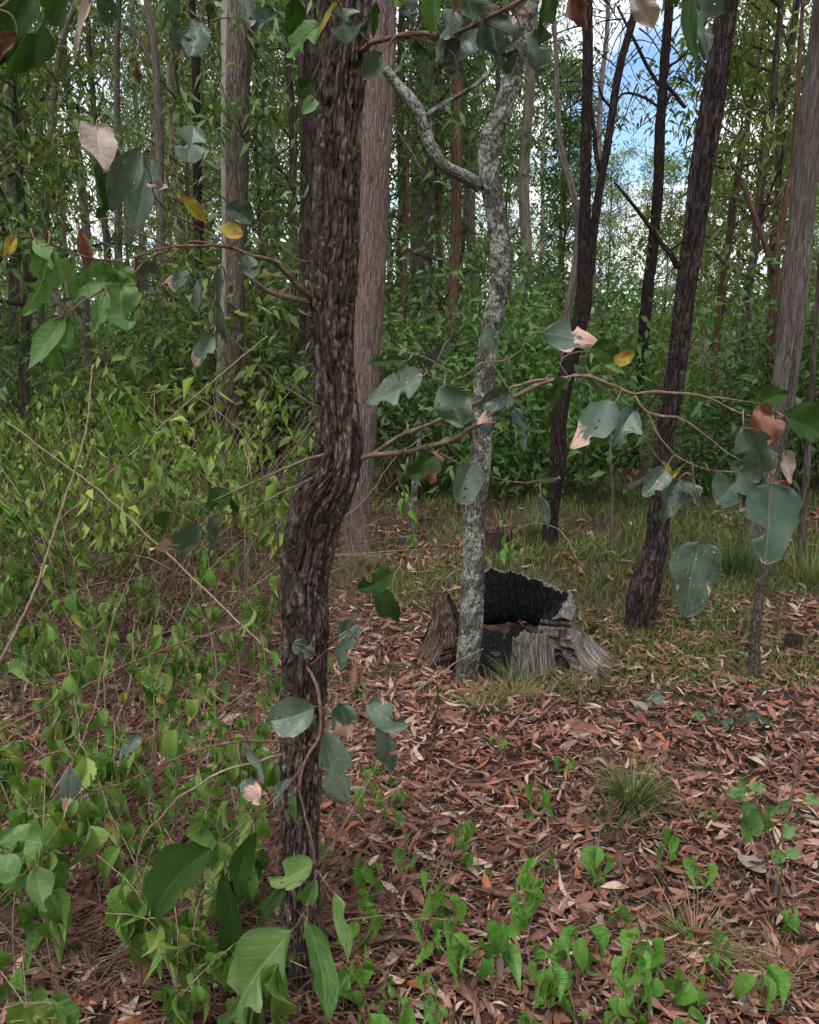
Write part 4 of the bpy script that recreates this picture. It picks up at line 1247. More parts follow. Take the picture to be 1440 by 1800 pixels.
# sprig reaching in from beyond the left edge
gl = P(-120, 1700, 1.3); gl_root = np.array((gl[0], gl[1], float(gz(gl[0], gl[1]))))
spt = thing('leafy_sprig', 'fresh green eucalypt sprig with round leaves at lower left edge', 'sprig', Vector(gl_root))
sprig(spt, gl_root, M_GSTEM, [([(-120, 1990, 1.3), (-90, 1750, 1.3), (-30, 1610, 1.3), (40, 1540, 1.3), (80, 1490, 1.3), (115, 1440, 1.3)], 0.003, 0.001)],
      [(76, 1484, -6, 1476, 56, 'G'), (62, 1522, 78, 1604, 46, 'G'), (30, 1540, -40, 1500, 50, 'G'), (112, 1440, 100, 1465, 18, 'Y'), (44, 1536, 26, 1570, 24, 'G')], 'stem', 1.3)


# ------------------------------------------------------------------ burnt hollow stump
def shell_part(th0, th1, r_out, thick, top, n, nz, seed, groove=0.012, lean=(0, 0), flare=0.25, jag=0.03, mats=(None, None), base_cut=-0.05, ridge=16, bare=None):
    """piece of a hollow stump between two angles (degrees): outer wall, inner wall, broken rim, ends"""
    r_ = np.random.default_rng(seed)
    th = np.radians(np.linspace(th0, th1, n))
    tp = top(np.linspace(0, 1, n))
    jn = 0.7 * (fbm(np.stack([th * 7, th * 0 + seed, th * 0], -1), 3) - 0.5) + 0.22 * (fbm(np.stack([th * 38, th * 0 + seed + 9, th * 0], -1), 2) - 0.5)
    tp = tp + jn * jag * 2
    hs = np.linspace(0, 1, nz) ** 0.85

    def wall(rfun, g, inner):
        TH, H = np.meshgrid(th, hs)
        Z = base_cut + (tp[None] - base_cut) * H
        p = np.stack([np.cos(TH) * ridge / 2, np.sin(TH) * ridge / 2, Z * 3.0], -1) + seed * 3.1
        w = fbm(p * 0.7, 2) - 0.5
        nn = np.abs(2 * fbm(p * np.array((2.0, 2.0, 0.6)) + w[..., None], 3) - 1)
        d = g * (np.clip(nn / 0.3, 0, 1) - 0.7) + g * 1.2 * w
        rr = rfun(TH, Z) + d * (0.7 if inner else 1)
        X = np.cos(TH) * rr + lean[0] * np.maximum(Z, 0)
        Y = np.sin(TH) * rr + lean[1] * np.maximum(Z, 0)
        return np.stack([X, Y, Z], -1), np.stack([np.cos(TH) * 0.35, np.sin(TH) * 0.35, Z], -1)
    ro = lambda T, Z: r_out(T) * (1 + flare * np.exp(-np.maximum(Z, 0) / 0.06))
    tk = thick if callable(thick) else (lambda T: thick)
    ri = lambda T, Z: np.maximum(ro(T, Z) - tk(T) * (1 + 0.3 * np.sin(T * 7 + seed)) * (1.15 - 0.5 * np.clip(Z / 0.3, 0, 1)), 0.03)
    Vo, Bo = wall(ro, groove, False)
    Vi, Bi = wall(ri, groove * 0.75, True)
    b = Buf()
    b.add(Vo, grid_faces(nz, n, False), 0, Bo)
    no = len(b.F[0])
    no_v = b.n
    b.add(Vi, grid_faces(nz, n, False)[:, ::-1], 0, Bi)
    ni = len(b.F[1])
    # rim with a ragged ridge
    rim = [Vo[-1], Vo[-1] * 0.66 + Vi[-1] * 0.34 + np.c_[0 * tp, 0 * tp, r_.normal(size=n) * 0.008], Vo[-1] * 0.33 + Vi[-1] * 0.67 + np.c_[0 * tp, 0 * tp, r_.normal(size=n) * 0.008 - 0.01], Vi[-1]]
    R_ = np.stack(rim)
    b.add(R_, grid_faces(4, n, False), 0, R_.reshape(-1, 3) * np.array((1, 1, 1)))
    nr_ = len(b.F[2])
    for e in (0, n - 1):
        E = np.stack([Vo[:, e], (Vo[:, e] + Vi[:, e]) / 2 + r_.normal(size=(nz, 3)) * 0.005, Vi[:, e]], 1)
        b.add(E, grid_faces(nz, 3, False), 0, E.reshape(-1, 3))
    ne = len(b.F[3]) * 2
    inn = np.ones(ni)
    if bare is not None:      # angle (degrees) up to which the inner face is unburnt wood
        fc = Vi.reshape(-1, 3)[b.F[1] - no_v].mean(1)
        ta = np.degrees(np.arctan2(fc[:, 1], fc[:, 0])) + 34 * (fbm(fc * 16 + 3, 3) - 0.5) - 40 * np.clip(0.18 - fc[:, 2], 0, 1) * -1
        inn = (ta > bare).astype(float)
    mi = np.concatenate([np.zeros(no), inn, np.zeros(nr_ // 3), np.zeros(nr_ // 3), np.ones(nr_ - 2 * (nr_ // 3)), np.zeros(ne)])
    return b, mi


sc_ = P(872, 1150, 3.78)
s_root = np.array((sc_[0], 3.78, float(gz(sc_[0], 3.78))))
stump = thing('hollow_stump', 'burnt hollow old tree stump with blackened inside and grey weathered walls', 'tree stump', Vector(s_root))


def shell(name, mats, *a, **k):
    bb, mi = shell_part(*a, **k)
    o = link(name, bb.mesh(name, None, (0, 0, 0), mats=list(mats), midx=mi), stump)
    return o


lin = lambda *v: (lambda t: np.interp(t, np.linspace(0, 1, len(v)), v))
shell('back_wall', (M_WOOD, M_CHAR), -14, 106, lambda T: 0.375 + 0.02 * np.sin(T * 3), lambda T: 0.05 + 0.09 * np.clip(1 - (T + 0.2) / 0.5, 0, 1), lin(0.21, 0.255, 0.265, 0.265, 0.285, 0.305, 0.315, 0.32, 0.32, 0.30), 150, 34, 3, jag=0.045, bare=2)
shell('inner_shard', (M_CHAR, M_CHAR), 128, 166, lambda T: 0.33 + 0 * T, 0.06, lin(0.08, 0.12, 0.14, 0.18, 0.1), 50, 20, 21, groove=0.014, jag=0.04)
shell('side_shard', (M_WOODRED, M_CHAR), 176, 216, lambda T: 0.335 + 0 * T, 0.11, lin(0.20, 0.34, 0.35, 0.29, 0.21, 0.12), 70, 36, 7, groove=0.016, lean=(0.10, 0.0), flare=0.3)
shell('front_slab', (M_WOOD, M_CHAR), 279, 313, lambda T: 0.345 + 0 * T, 0.07, lin(0.21, 0.235, 0.225, 0.215, 0.215, 0.17), 70, 30, 12, groove=0.014, flare=0.12, jag=0.025)
shell('root_buttress', (M_WOOD, M_WOODRED), 316, 346, lambda T: 0.39 + 0.04 * np.cos(T - 5.75), 0.12, lin(0.19, 0.20, 0.19, 0.165, 0.12), 60, 30, 17, groove=0.017, flare=0.75, jag=0.03)
# charred floor of the hollow
b = Buf()
aa, rr_ = np.meshgrid(np.linspace(0, 2 * np.pi, 40, endpoint=False), np.linspace(0.0, 0.33, 14))
zf = 0.02 + (fbm(np.stack([np.cos(aa) * rr_ * 14, np.sin(aa) * rr_ * 14, aa * 0], -1), 3) - 0.5) * 0.08
V = np.stack([np.cos(aa) * rr_, np.sin(aa) * rr_, zf], -1)
b.add(V, grid_faces(14, 40, True), 0, V)
link('charred_floor', b.mesh('charred_floor', M_CHAR), stump)


def small_stump(name, label, px, py, wpx, hpx, mat, seed):
    g = G(px, py)
    w = px2m(px, py, g[1], wpx) / 2
    top = P(px, py - hpx, g[1])[2] - g[2]
    t = thing(name, label, 'stump', Vector(g))
    r_ = np.random.default_rng(seed)
    hh = top * (0.82 + 0.26 * r_.random(9)); hh[-1] = hh[0]
    bb, mi = shell_part(0, 360, lambda T: w + 0 * T, w * 0.75, lambda t_: np.interp(t_, np.linspace(0, 1, 9), hh), 60, 16, seed, groove=w * 0.13, flare=0.2, jag=top * 0.1)
    link('wood', bb.mesh('wood', None, mats=[mat, M_WOODRED], midx=mi), t)


small_stump('broken_stump', 'small broken brown stump in the grass behind the burnt hollow stump', 876, 976, 44, 46, M_WOODRED, 4)
small_stump('post_stump', 'thin broken grey stub in the litter right of the thin dark sapling', 1391, 1164, 26, 46, M_WOODRED, 9)


# ------------------------------------------------------------------ weeds
def weed_mesh(i, mat, L=0.10):
    r = random.Random(100 + i)
    return leaf_me('leaf', mat, L, L * r.uniform(0.36, 0.50), 18, 6, r.uniform(0.32, 0.38), 1.9, r.uniform(0.5, 1.2), r.uniform(0.25, 0.8), 0.03, 0.09, [], [],
                   r.uniform(0.1, 0.6), i, 0.85)


WEED_ME = [weed_mesh(i, M_WEED) for i in range(7)]
SPROUT_ME = [weed_mesh(20 + i, M_SPROUT, 0.088) for i in range(6)]
wr_ = random.Random(99)


def weed(label, x, y, h, n_stems, meshes, group, leaf_s=1.0, pairs=7, lean=None, mat=M_STEM, top_only=0.35, name='weed'):
    root = np.array((x, y, float(gz(x, y))))
    t = thing(name, label, 'weed', Vector(root), group)
    b = Buf()
    spots = []
    for s in range(n_stems):
        az = wr_.uniform(0, 6.28) if lean is None else lean + wr_.uniform(-0.7, 0.7)
        hh = h * wr_.uniform(0.65, 1.1)
        reach = hh * wr_.uniform(0.15, 0.6)
        d = np.array((math.cos(az), math.sin(az), 0))
        o = np.array((wr_.uniform(-.04, .04), wr_.uniform(-.04, .04), 0)) * (n_stems > 1)
        k = np.array([wr_.uniform(-1, 1), wr_.uniform(-1, 1), 0]) * 0.06 * hh
        q = smooth(np.array([root + o - (0, 0, 0.02), root + o + d * reach * 0.25 + (0, 0, hh * 0.5) + k, root + o + d * reach * 0.65 + (0, 0, hh * 0.85), root + o + d * reach + (0, 0, hh * wr_.uniform(0.86, 1.0))]), 14)
        r0 = 0.0016 + 0.0022 * h
        tube(b, q, np.linspace(r0, 0.0011, 14), 5)
        for j in range(pairs):
            tt = top_only + (1 - top_only) * (j + wr_.uniform(0, 0.7)) / pairs
            p = q[min(13, int(tt * 13))]
            for sd in (0, 1, 2):
                if wr_.random() < (0.12 if sd < 2 else 0.6):
                    continue
                la = az + j * 1.57 + sd * 3.14 + wr_.uniform(-0.6, 0.6)
                out = np.array((math.cos(la), math.sin(la), 0))
                a = p + out * 0.014 + (0, 0, -0.003)
                tube(b, np.array([p, (p + a) / 2 + (0, 0, 0.003), a]), [0.0009] * 3, 4, cap=False)
                spots.append((a, out, tt))
    link('stem', b.mesh('stem', mat, root), t)
    for (a, out, tt) in spots:
        o = link('leaf', wr_.choice(meshes), t)
        dz = wr_.uniform(0.7, 2.2)
        dirv = out * wr_.uniform(0.4, 1.1) + np.array((wr_.uniform(-.3, .3), wr_.uniform(-.3, .3), -dz))
        place_leaf(o, a - root, dirv, out * 0.9 + np.array((0, -0.2, 0.6)), leaf_s * wr_.choice((0.4, 0.6, 0.8, 1.0, 1.2)) * wr_.uniform(0.85, 1.15) * (1.0 - 0.25 * (tt > 0.93)), wr_.gauss(0, 0.6))
    return t


# thicket on the left
pr = random.Random(31)
ROWS = [(1800, 2080, 11, 490, 'rising from below bottom edge'), (1640, 1800, 11, 470, 'along bottom edge'), (1500, 1640, 11, 470, 'just above bottom edge'), (1380, 1500, 9, 480, 'inside pale curved vine'),
        (1270, 1380, 10, 490, 'above pale curved vine'), (1180, 1270, 11, 500, 'below reddish lying stick'), (1100, 1180, 11, 500, 'along reddish lying stick'),
        (1020, 1100, 12, 510, 'beyond reddish lying stick')]
for (py0, py1, n, xmax, row) in ROWS:
    for i in range(n):
        px = -30 + (xmax + 30) * (i + pr.random()) / n
        g = G(px, pr.uniform(py0, py1))
        ns = pr.choice((1, 2, 2, 3))
        h = pr.uniform(0.26, 0.58) * (1.0 if g[1] < 2.6 else 1.2)
        col = 'at left edge' if px < 100 else 'left of thicket middle' if px < 230 else 'right of thicket middle' if px < 370 else 'close to furrowed trunk'
        lab = '%s %s stemmed drooping weed %s, %s' % ('tall' if h > 0.45 else 'short', ('one', 'two', 'three')[ns - 1], row, col)
        weed(lab, g[0], g[1], h, ns, WEED_ME, 'weeds of the near thicket', pr.uniform(0.8, 1.1), pr.choice((3, 4, 4, 5)), None, M_STEM, 0.5)

# farther weeds: foliage as one mesh each, shared
FARW = []
for k in range(4):
    r_ = np.random.default_rng(60 + k)
    bs_, bl = Buf(), Buf()
    cents, dirs = [], []
    for s in range(5):
        az = r_.random() * 6.28
        hh = 0.7 * (0.6 + 0.5 * r_.random())
        q = smooth(np.array([[0, 0, -0.02], [math.cos(az) * 0.14, math.sin(az) * 0.14, hh * 0.55], [math.cos(az) * 0.42, math.sin(az) * 0.42, hh]]), 12)
        tube(bs_, q, np.linspace(0.0035, 0.0015, 12), 4, cap=False)
        cents += [q[j] for j in (6, 9, 11)]
    V, F, rv = sprays(cents, 8, 0.045, 0.062, 0.0135, 1.1, r_, 0.9)
    bl.add(V, F, rv)
    FARW.append((bs_.mesh('stem', M_STEM), bl.mesh('foliage', M_WEEDM, shade=False)))
for i in range(92):
    yy = pr.uniform(3.9, 8.2)
    xl, xr = -0.56 * yy - 0.6, (-0.16 * yy if yy < 6 else -0.13 * yy)
    x = pr.uniform(xl, xr)
    if fbm(np.array([[x * 0.9, yy * 0.9, 3.0]]), 2)[0] < 0.475:
        continue
    k = i % 4
    s = pr.choice((0.5, 0.7, 0.85, 1.0, 1.2, 1.5)) * pr.uniform(0.9, 1.1)
    lab = '%s yellowish %s thicket weed %s' % ('tall' if s > 1.1 else 'low' if s > 0.85 else 'tiny', 'front' if yy < 4.8 else 'middle' if yy < 6.4 else 'rear', span(x, yy))
    t = thing('thicket_weed', lab, 'weed', (x, yy, float(gz(x, yy))), 'weeds of the far thicket')
    t.rotation_euler = (0, 0, pr.uniform(0, 6.28)); t.scale = (s, s, s)
    link('stem', FARW[k][0], t); link('foliage', FARW[k][1], t)

# sprouts in the open litter, one by one: px, py of the foot, height, stems, pairs, label
SPROUTS = [
    (664, 1500, 0.20, 1, 2, 'two leaved green sprout beside the trunk, above the other sprouts'),
    (668, 1610, 0.20, 1, 3, 'green sprout with long pointed leaves right of the hanging green leaves'),
    (722, 1560, 0.22, 1, 3, 'slender green sprout with spaced leaves on a bare brown stem'),
    (778, 1660, 0.22, 2, 3, 'full green sprout with drooping toothed leaves in the centre litter'),
    (846, 1560, 0.20, 2, 3, 'green sprout with narrow hanging leaves below the grassy patch'),
    (742, 1750, 0.20, 1, 3, 'upright bright sprout with glossy rounded leaves near bottom centre'),
    (700, 1800, 0.14, 2, 2, 'low yellow green sprout at the bottom beside a curled bark strip'),
    (888, 1795, 0.26, 3, 4, 'largest bright green sprout of broad leaves at bottom centre'),
    (912, 1660, 0.24, 2, 4, 'tall dark green sprout of stacked leaves behind the largest sprout'),
    (1002, 1720, 0.18, 1, 3, 'thin sprout with folded hanging leaves on a grey stem'),
    (1088, 1640, 0.13, 1, 2, 'small bright sprout above the pale bug-eaten sprout'),
    (1116, 1800, 0.20, 2, 3, 'pale insect eaten sprout at the bottom right of centre'),
    (1164, 1770, 0.17, 1, 4, 'star shaped bright sprout of upright leaves at bottom right'),
    (1012, 1830, 0.17, 2, 3, 'broad leaved sprout cut by the bottom edge right of centre'),
    (1162, 1540, 0.13, 2, 3, 'bushy little sprout with crinkled leaves below the grass tussock'),
    (1226, 1570, 0.12, 1, 3, 'small three leaved sprout right of the crinkled sprout'),
    (1190, 1640, 0.10, 1, 2, 'faint small sprout beside the dry grass at lower right'),
    (600, 1790, 0.16, 2, 3, 'dark green sprout against the foot of the furrowed trunk'),
    (560, 1640, 0.14, 1, 2, 'little sprout close to the right side of the trunk foot'),
    (940, 1440, 0.10, 1, 2, 'tiny green sprout below the grassy patch by the stump'),
    (990, 1380, 0.10, 1, 2, 'tiny pale sprout left of the grass tussock'),
    (1205, 1215, 0.10, 1, 2, 'yellow green sprout in the litter below the leaning dark tree'),
    (640, 1690, 0.18, 2, 3, 'leafy sprout between the trunk foot and the rolled bark strip'),
    (820, 1740, 0.2, 2, 3, 'broad sprout between the largest sprout and the glossy sprout'),
    (955, 1600, 0.16, 2, 3, 'paired leaf sprout above the tall dark green sprout'),
    (1050, 1560, 0.13, 2, 2, 'low sprout left of the crinkled leaf sprout'),
    (1270, 1700, 0.13, 2, 3, 'bright sprout in the dry grass at lower right'),
    (1330, 1780, 0.14, 2, 3, 'bright sprout close to the bottom right corner'),
    (1400, 1660, 0.12, 2, 2, 'small sprout at the right edge below the grey root piece'),
    (800, 1500, 0.14, 2, 2, 'small sprout of toothed leaves right of the spaced leaf sprout'),
    (720, 1440, 0.12, 1, 3, 'light sprout in the litter right of the hanging blue green leaves'),
    (870, 1340, 0.09, 2, 2, 'tiny sprout in the dry grass patch in front of the stump'),
    (1240, 1460, 0.09, 2, 2, 'tiny sprout between the grass tussock and the round leaved seedling'),
    (980, 1780, 0.18, 2, 4, 'dense sprout of many leaves at the bottom right of the largest sprout'),
    (1210, 1800, 0.15, 2, 3, 'leafy sprout at the bottom edge under the brown stick'),
    (770, 1800, 0.16, 2, 3, 'leafy sprout at the bottom edge beside the pale bark strip'),
    (680, 1900, 0.24, 2, 3, 'sprout rising from below the bottom edge nearest the trunk'),
    (830, 1930, 0.26, 2, 4, 'sprout rising from below the bottom edge left of the largest sprout'),
    (940, 1920, 0.24, 2, 3, 'sprout rising from below the bottom edge right of the largest sprout'),
    (1080, 1900, 0.22, 2, 4, 'sprout rising from below the bottom edge under the insect eaten sprout'),
    (1180, 1900, 0.20, 2, 3, 'sprout rising from below the bottom edge under the star shaped sprout'),
    (560, 1560, 0.18, 1, 3, 'sprout half hidden behind the furrowed trunk'),
    (640, 1240, 0.12, 1, 2, 'small light sprout in the litter left of the stump shard'),
    (590, 1240, 0.35, 1, 4, 'weed climbing beside the right edge of the furrowed trunk'),
    (745, 860, 0.75, 1, 5, 'tall light green weed standing in front of the grassy clearing'),
    (905, 790, 0.6, 1, 5, 'light green weed beside the lichen-spotted trunk in the clearing'),
]
for (px, py, h, ns, prs, lab) in SPROUTS:
    ns = max(1, ns - 1)
    h = h * 1.3 if py > 1350 else h
    if py < 900:
        g = P(px, py, 4.6); h = h + 0.2
    else:
        g = G(px, py)
    weed(lab, g[0], g[1], h, ns, SPROUT_ME, None, 0.92 if h < 0.4 else 1.0, prs + (1 if h > 0.16 else 0), None, M_GSTEM, 0.35 if h < 0.3 else 0.5, 'sprout')


# round leaved seedlings
def seedling(name, label, px, py, paths, leaves, mat=M_REDTWIG, Y=None):
    g = G(px, py)
    t = thing(name, label, 'seedling', Vector(g))
    sprig(t, g, mat, paths, leaves, 'stem', g[1] if Y is None else Y)


ys = float(G(1372, 1590)[1])
seedling('round_leaf_seedling', 'fresh seedling with round green leaves beside a bare dead stem at right', 1372, 1590,
         [([(1372, 1600), (1374, 1530), (1376, 1470), (1372, 1420)], 0.0035, 0.002), ([(1374, 1480), (1345, 1430), (1318, 1390)], 0.002, 0.001), ([(1374, 1450), (1400, 1420), (1420, 1405)], 0.0018, 0.001)],
         [(1312, 1400, 1275, 1392, 24, 'G'), (1314, 1392, 1300, 1364, 22, 'G'), (1318, 1388, 1342, 1384, 22, 'G'), (1318, 1410, 1308, 1452, 30, 'G'), (1330, 1420, 1310, 1480, 34, 'G'), (1336, 1430, 1360, 1470, 30, 'G'),
          (1372, 1425, 1388, 1402, 20, 'G'), (1414, 1408, 1440, 1404, 22, 'G'), (1376, 1470, 1395, 1450, 24, 'G'), (1378, 1500, 1358, 1515, 24, 'G'), (1380, 1500, 1410, 1502, 18, 'G'), (1366, 1420, 1350, 1432, 20, 'G')], M_GSTEM)
seedling('blue_leaf_seedling', 'low eucalypt seedling with large blue green leaves in litter at right', 1310, 1300,
         [([(1310, 1306), (1300, 1280), (1290, 1258)], 0.002, 0.001), ([(1306, 1290), (1325, 1262), (1340, 1256)], 0.0016, 0.001)],
         [(1290, 1258, 1312, 1302, 36, 'T'), (1310, 1252, 1352, 1294, 38, 'T'), (1340, 1256, 1356, 1290, 24, 'T'), (1254, 1240, 1252, 1272, 20, 'T'), (1286, 1262, 1272, 1290, 18, 'T')])
seedling('small_blue_seedling', 'small eucalypt seedling with one broad dark leaf above the tussock', 1150, 1250,
         [([(1150, 1252), (1152, 1238), (1160, 1226)], 0.0016, 0.001)],
         [(1165, 1222, 1122, 1240, 26, 'T'), (1160, 1232, 1190, 1256, 18, 'T'), (1160, 1238, 1140, 1254, 16, 'T')])
seedling('yellow_leaf_seedling', 'seedling bearing two yellowing leaves near the leaning dark tree foot', 1116, 1166,
         [([(1116, 1168), (1118, 1150), (1122, 1136)], 0.0014, 0.001)],
         [(1122, 1136, 1130, 1164, 20, 'Y'), (1116, 1142, 1102, 1164, 16, 'Y')])


# ------------------------------------------------------------------ dead stems and sticks
def stick(name, label, cat, pts, r0, r1, mat, group=None):
    q = np.array(pts, float)
    n = max(8, int(np.linalg.norm(np.diff(q, axis=0), axis=1).sum() / 0.02))
    c = smooth(q, n)
    jit = np.stack([fbm(np.stack([c[:, 0] * 25 + k * 9, c[:, 1] * 25, c[:, 2] * 25], -1), 2) - 0.5 for k in range(3)], -1) * 0.012
    c = c + jit
    b = Buf(); tube(b, c, np.linspace(r0, r1, n), 7)
    root = c[0]
    link(name, b.mesh(name, mat, root), None, Vector(root), label=label, category=cat, group=group)


def pstick(label, pp, r0, r1, mat, cat='stick', group=None):
    """points (px, py, Y); the first stands on the ground"""
    q = []
    for i, (px, py, Y) in enumerate(pp):
        p = P(px, py, Y)
        p[2] = max(p[2], float(gz(p[0], p[1])) + 0.004)
        q.append(p)
    q0 = q[0].copy()
    hgt = q0[2] - float(gz(q0[0], q0[1]))
    if hgt > 0.03:
        dd = (q[0] - q[1]); dd /= np.linalg.norm(dd)
        k = hgt / max(-dd[2], 0.4)
        e = q0 + dd * k; e[2] = float(gz(e[0], e[1]))
        q = [e] + q
    stick('dead_stem', label, cat, q, r0, r1, mat, group)


pstick('longest pale leaning stem crossing the thicket from lower left', [(-20, 1200, 2.9), (60, 1040, 3.0), (110, 890, 3.1), (150, 760, 3.2), (163, 640, 3.3)], 0.007, 0.003, M_STEM)
pstick('straight pale stem leaning right towards the pale sided trunk', [(190, 835, 4.6), (300, 735, 4.7), (417, 634, 4.8), (470, 590, 4.9)], 0.007, 0.004, M_STEM)
pstick('brown stem slanting down to the right across the upper thicket', [(280, 960, 3.3), (190, 875, 3.4), (90, 800, 3.5), (10, 740, 3.6)], 0.005, 0.003, M_STEM)
pstick('bent twig with forked end in front of the pale sided trunk', [(430, 880, 4.3), (430, 770, 4.4), (385, 725, 4.4), (330, 690, 4.4), (250, 690, 4.5)], 0.004, 0.002, M_STEM)
pstick('thin stem rising beside the pale sided trunk', [(438, 900, 4.0), (440, 820, 4.0), (430, 790, 4.1), (470, 690, 4.1)], 0.004, 0.002, M_STEM)
pstick('reddish stick lying across the litter in the middle of the thicket', [(-10, 1290, 2.5), (100, 1235, 2.6), (200, 1180, 2.7), (290, 1140, 2.8), (440, 1090, 2.9)], 0.006, 0.003, M_REDTWIG)
pstick('pale curved vine looping down in the lower left', [(246, 1800, 1.62), (250, 1690, 1.6), (256, 1640, 1.58), (246, 1570, 1.56), (242, 1500, 1.54), (270, 1450, 1.52), (330, 1392, 1.5), (400, 1355, 1.5), (470, 1335, 1.52), (500, 1325, 1.55)], 0.0032, 0.0022, M_STEM, 'vine')
pstick('thick pinkish twig lying at the bottom edge', [(180, 1812, 1.5), (300, 1790, 1.52), (378, 1766, 1.54)], 0.006, 0.0045, M_REDTWIG)
pstick('dark bare stick leaning right from the round leaved seedling', [(1372, 1480, 2.2), (1400, 1370, 2.22), (1425, 1295, 2.24), (1440, 1250, 2.26)], 0.005, 0.003, M_REDTWIG)
pstick('grey forked root piece standing in the litter by the seedling', [(1360, 1600, 1.98), (1364, 1570, 1.98), (1362, 1545, 1.98), (1348, 1540, 1.97)], 0.009, 0.005, M_GREY)
pstick('long thin brown stick lying across lower right litter', [(1060, 1800, 1.62), (1150, 1745, 1.7), (1230, 1700, 1.78), (1330, 1640, 1.9), (1400, 1600, 2.0)], 0.0035, 0.002, M_REDTWIG)
pstick('thin brown stick rising from the trunk foot to the right', [(560, 1520, 2.0), (600, 1460, 2.05), (640, 1390, 2.1), (668, 1330, 2.15)], 0.003, 0.002, M_STEM)
pstick('pale twig arching over the burnt stump floor', [(700, 1240, 3.2), (760, 1195, 3.25), (800, 1165, 3.28), (850, 1140, 3.3)], 0.004, 0.002, M_STEM)
pstick('thin straight dead stem crossing behind the furrowed trunk to the right', [(590, 920, 3.6), (640, 880, 3.6), (700, 800, 3.6), (760, 760, 3.7)], 0.003, 0.0015, M_STEM)
pstick('pale horizontal twig in the grass behind the furrowed trunk', [(560, 980, 4.8), (640, 973, 4.8), (700, 968, 4.8), (772, 965, 4.8)], 0.004, 0.002, M_STEM)
pstick('curled reddish twig on the grass above the tussock', [(1200, 1130, 3.8), (1290, 1120, 3.8), (1320, 1130, 3.7), (1330, 1160, 3.6)], 0.004, 0.003, M_REDTWIG)
pstick('fallen grey limb lying in the shrubs at right edge', [(1380, 720, 7.6), (1420, 700, 7.6), (1470, 680, 7.6), (1540, 660, 7.8)], 0.04, 0.03, M_GREY, 'fallen limb')
pstick('dry leaning stem rising in front of the small broken stump', [(1020, 1000, 5.0), (980, 930, 5.1), (940, 920, 5.1), (900, 935, 5.1)], 0.005, 0.002, M_STEM)
pstick('dark short branch lying below the stump shard', [(745, 1290, 2.9), (770, 1240, 2.95), (768, 1200, 3.0)], 0.005, 0.003, M_IRON2)
pstick('grey twig lying in the litter below the tussock', [(1240, 1540, 2.05), (1290, 1580, 2.0), (1340, 1610, 1.95)], 0.004, 0.002, M_STEM)

ST_L = ['dry pale thicket stem ', 'dry reddish thicket stem ']
sk = random.Random(17)
for i in range(130):
    py = sk.uniform(1000, 1800) if i < 70 else sk.uniform(870, 1050)
    px = sk.uniform(-40, 520 if py > 1000 else 560)
    g = G(px, py)
    L = sk.uniform(0.35, 1.0) * (1 if py > 1000 else 1.5)
    az = sk.gauss(0.35, 0.9) if sk.random() < 0.7 else sk.uniform(0, 6.28)
    el = abs(sk.gauss(0, 0.55 if py > 1000 else 0.8))
    d = np.array((math.cos(az) * math.cos(el), math.sin(az) * math.cos(el) * 0.7, math.sin(el)))
    sag = np.array((sk.uniform(-1, 1), sk.uniform(-1, 1), sk.uniform(-0.2, 1))) * 0.09 * L
    p0 = g + (0, 0, sk.uniform(0.0, 0.02))
    m = int(sk.random() < 0.3)
    zone = 'at the upper left' if py < 1050 and px < 250 else 'below the pale sided tree' if py < 1050 else 'near the bottom edge' if py > 1550 else 'at the left edge' if px < 120 else 'beside the furrowed trunk' if px > 380 else 'in mid thicket'
    stick('dead_stem', ('long' if L > 0.8 else 'short' if L < 0.5 else 'medium') + (' upright ' if el > 0.9 else ' leaning ' if el > 0.35 else ' lying ') + ST_L[m] + zone, 'stick', [p0, p0 + d * L * 0.5 + sag, p0 + d * L], sk.uniform(0.0016, 0.0034), 0.001, M_REDTWIG if m else M_STEM, 'dead stems tangled in the thicket')

# fine tangle nobody could count
r_ = np.random.default_rng(12)
b = Buf()
for i in range(2100):
    py = 900 + 900 * r_.random() ** 0.8
    px = -60 + 640 * r_.random() ** 0.9 if py > 1000 else -60 + 700 * r_.random()
    if r_.random() < 0.22:
        px = 560 + 880 * r_.random(); py = 1250 + 550 * r_.random()
    g = G(px, py)
    L = 0.12 + 0.5 * r_.random()
    az = r_.normal(0.3, 1.1)
    el = abs(r_.normal(0, 0.35 if px < 560 else 0.05))
    d = np.array((math.cos(az) * math.cos(el), math.sin(az) * math.cos(el), math.sin(el)))
    sag = r_.normal(size=3) * 0.07 * L
    p0 = g + np.array((0, 0, 0.012 + 0.05 * r_.random() * (px < 540)))
    q = smooth(np.array([p0, p0 + d * L * 0.5 + sag, p0 + d * L]), 6)
    q[:, 2] = np.maximum(q[:, 2], gz(q[:, 0], q[:, 1]) + 0.008)
    tube(b, q, np.linspace(0.0007 + (0.0012 if px < 560 else 0.003) * r_.random(), 0.0007, 6), 4, cap=False)
for i in range(900):
    y = 3.4 + 4.2 * r_.random()
    x = -0.56 * y - 0.3 + r_.random() * (0.56 * y + 0.3 - 0.13 * y)
    L = 0.4 + 0.9 * r_.random()
    az, el = r_.normal(0.2, 1.3), abs(r_.normal(0.5, 0.5))
    d = np.array((math.cos(az) * math.cos(el), math.sin(az) * math.cos(el), math.sin(el)))
    p0 = np.array((x, y, float(gz(x, y)) + 0.25 * r_.random() ** 2))
    q = smooth(np.array([p0, p0 + d * L * 0.5 + r_.normal(size=3) * 0.06 * L, p0 + d * L + np.array((0, 0, -0.22 * L * r_.random()))]), 7)
    q[:, 2] = np.maximum(q[:, 2], gz(q[:, 0], q[:, 1]) + 0.01)
    tube(b, q, np.linspace(0.0016 + 0.003 * r_.random() ** 2, 0.001, 7), 4, cap=False)
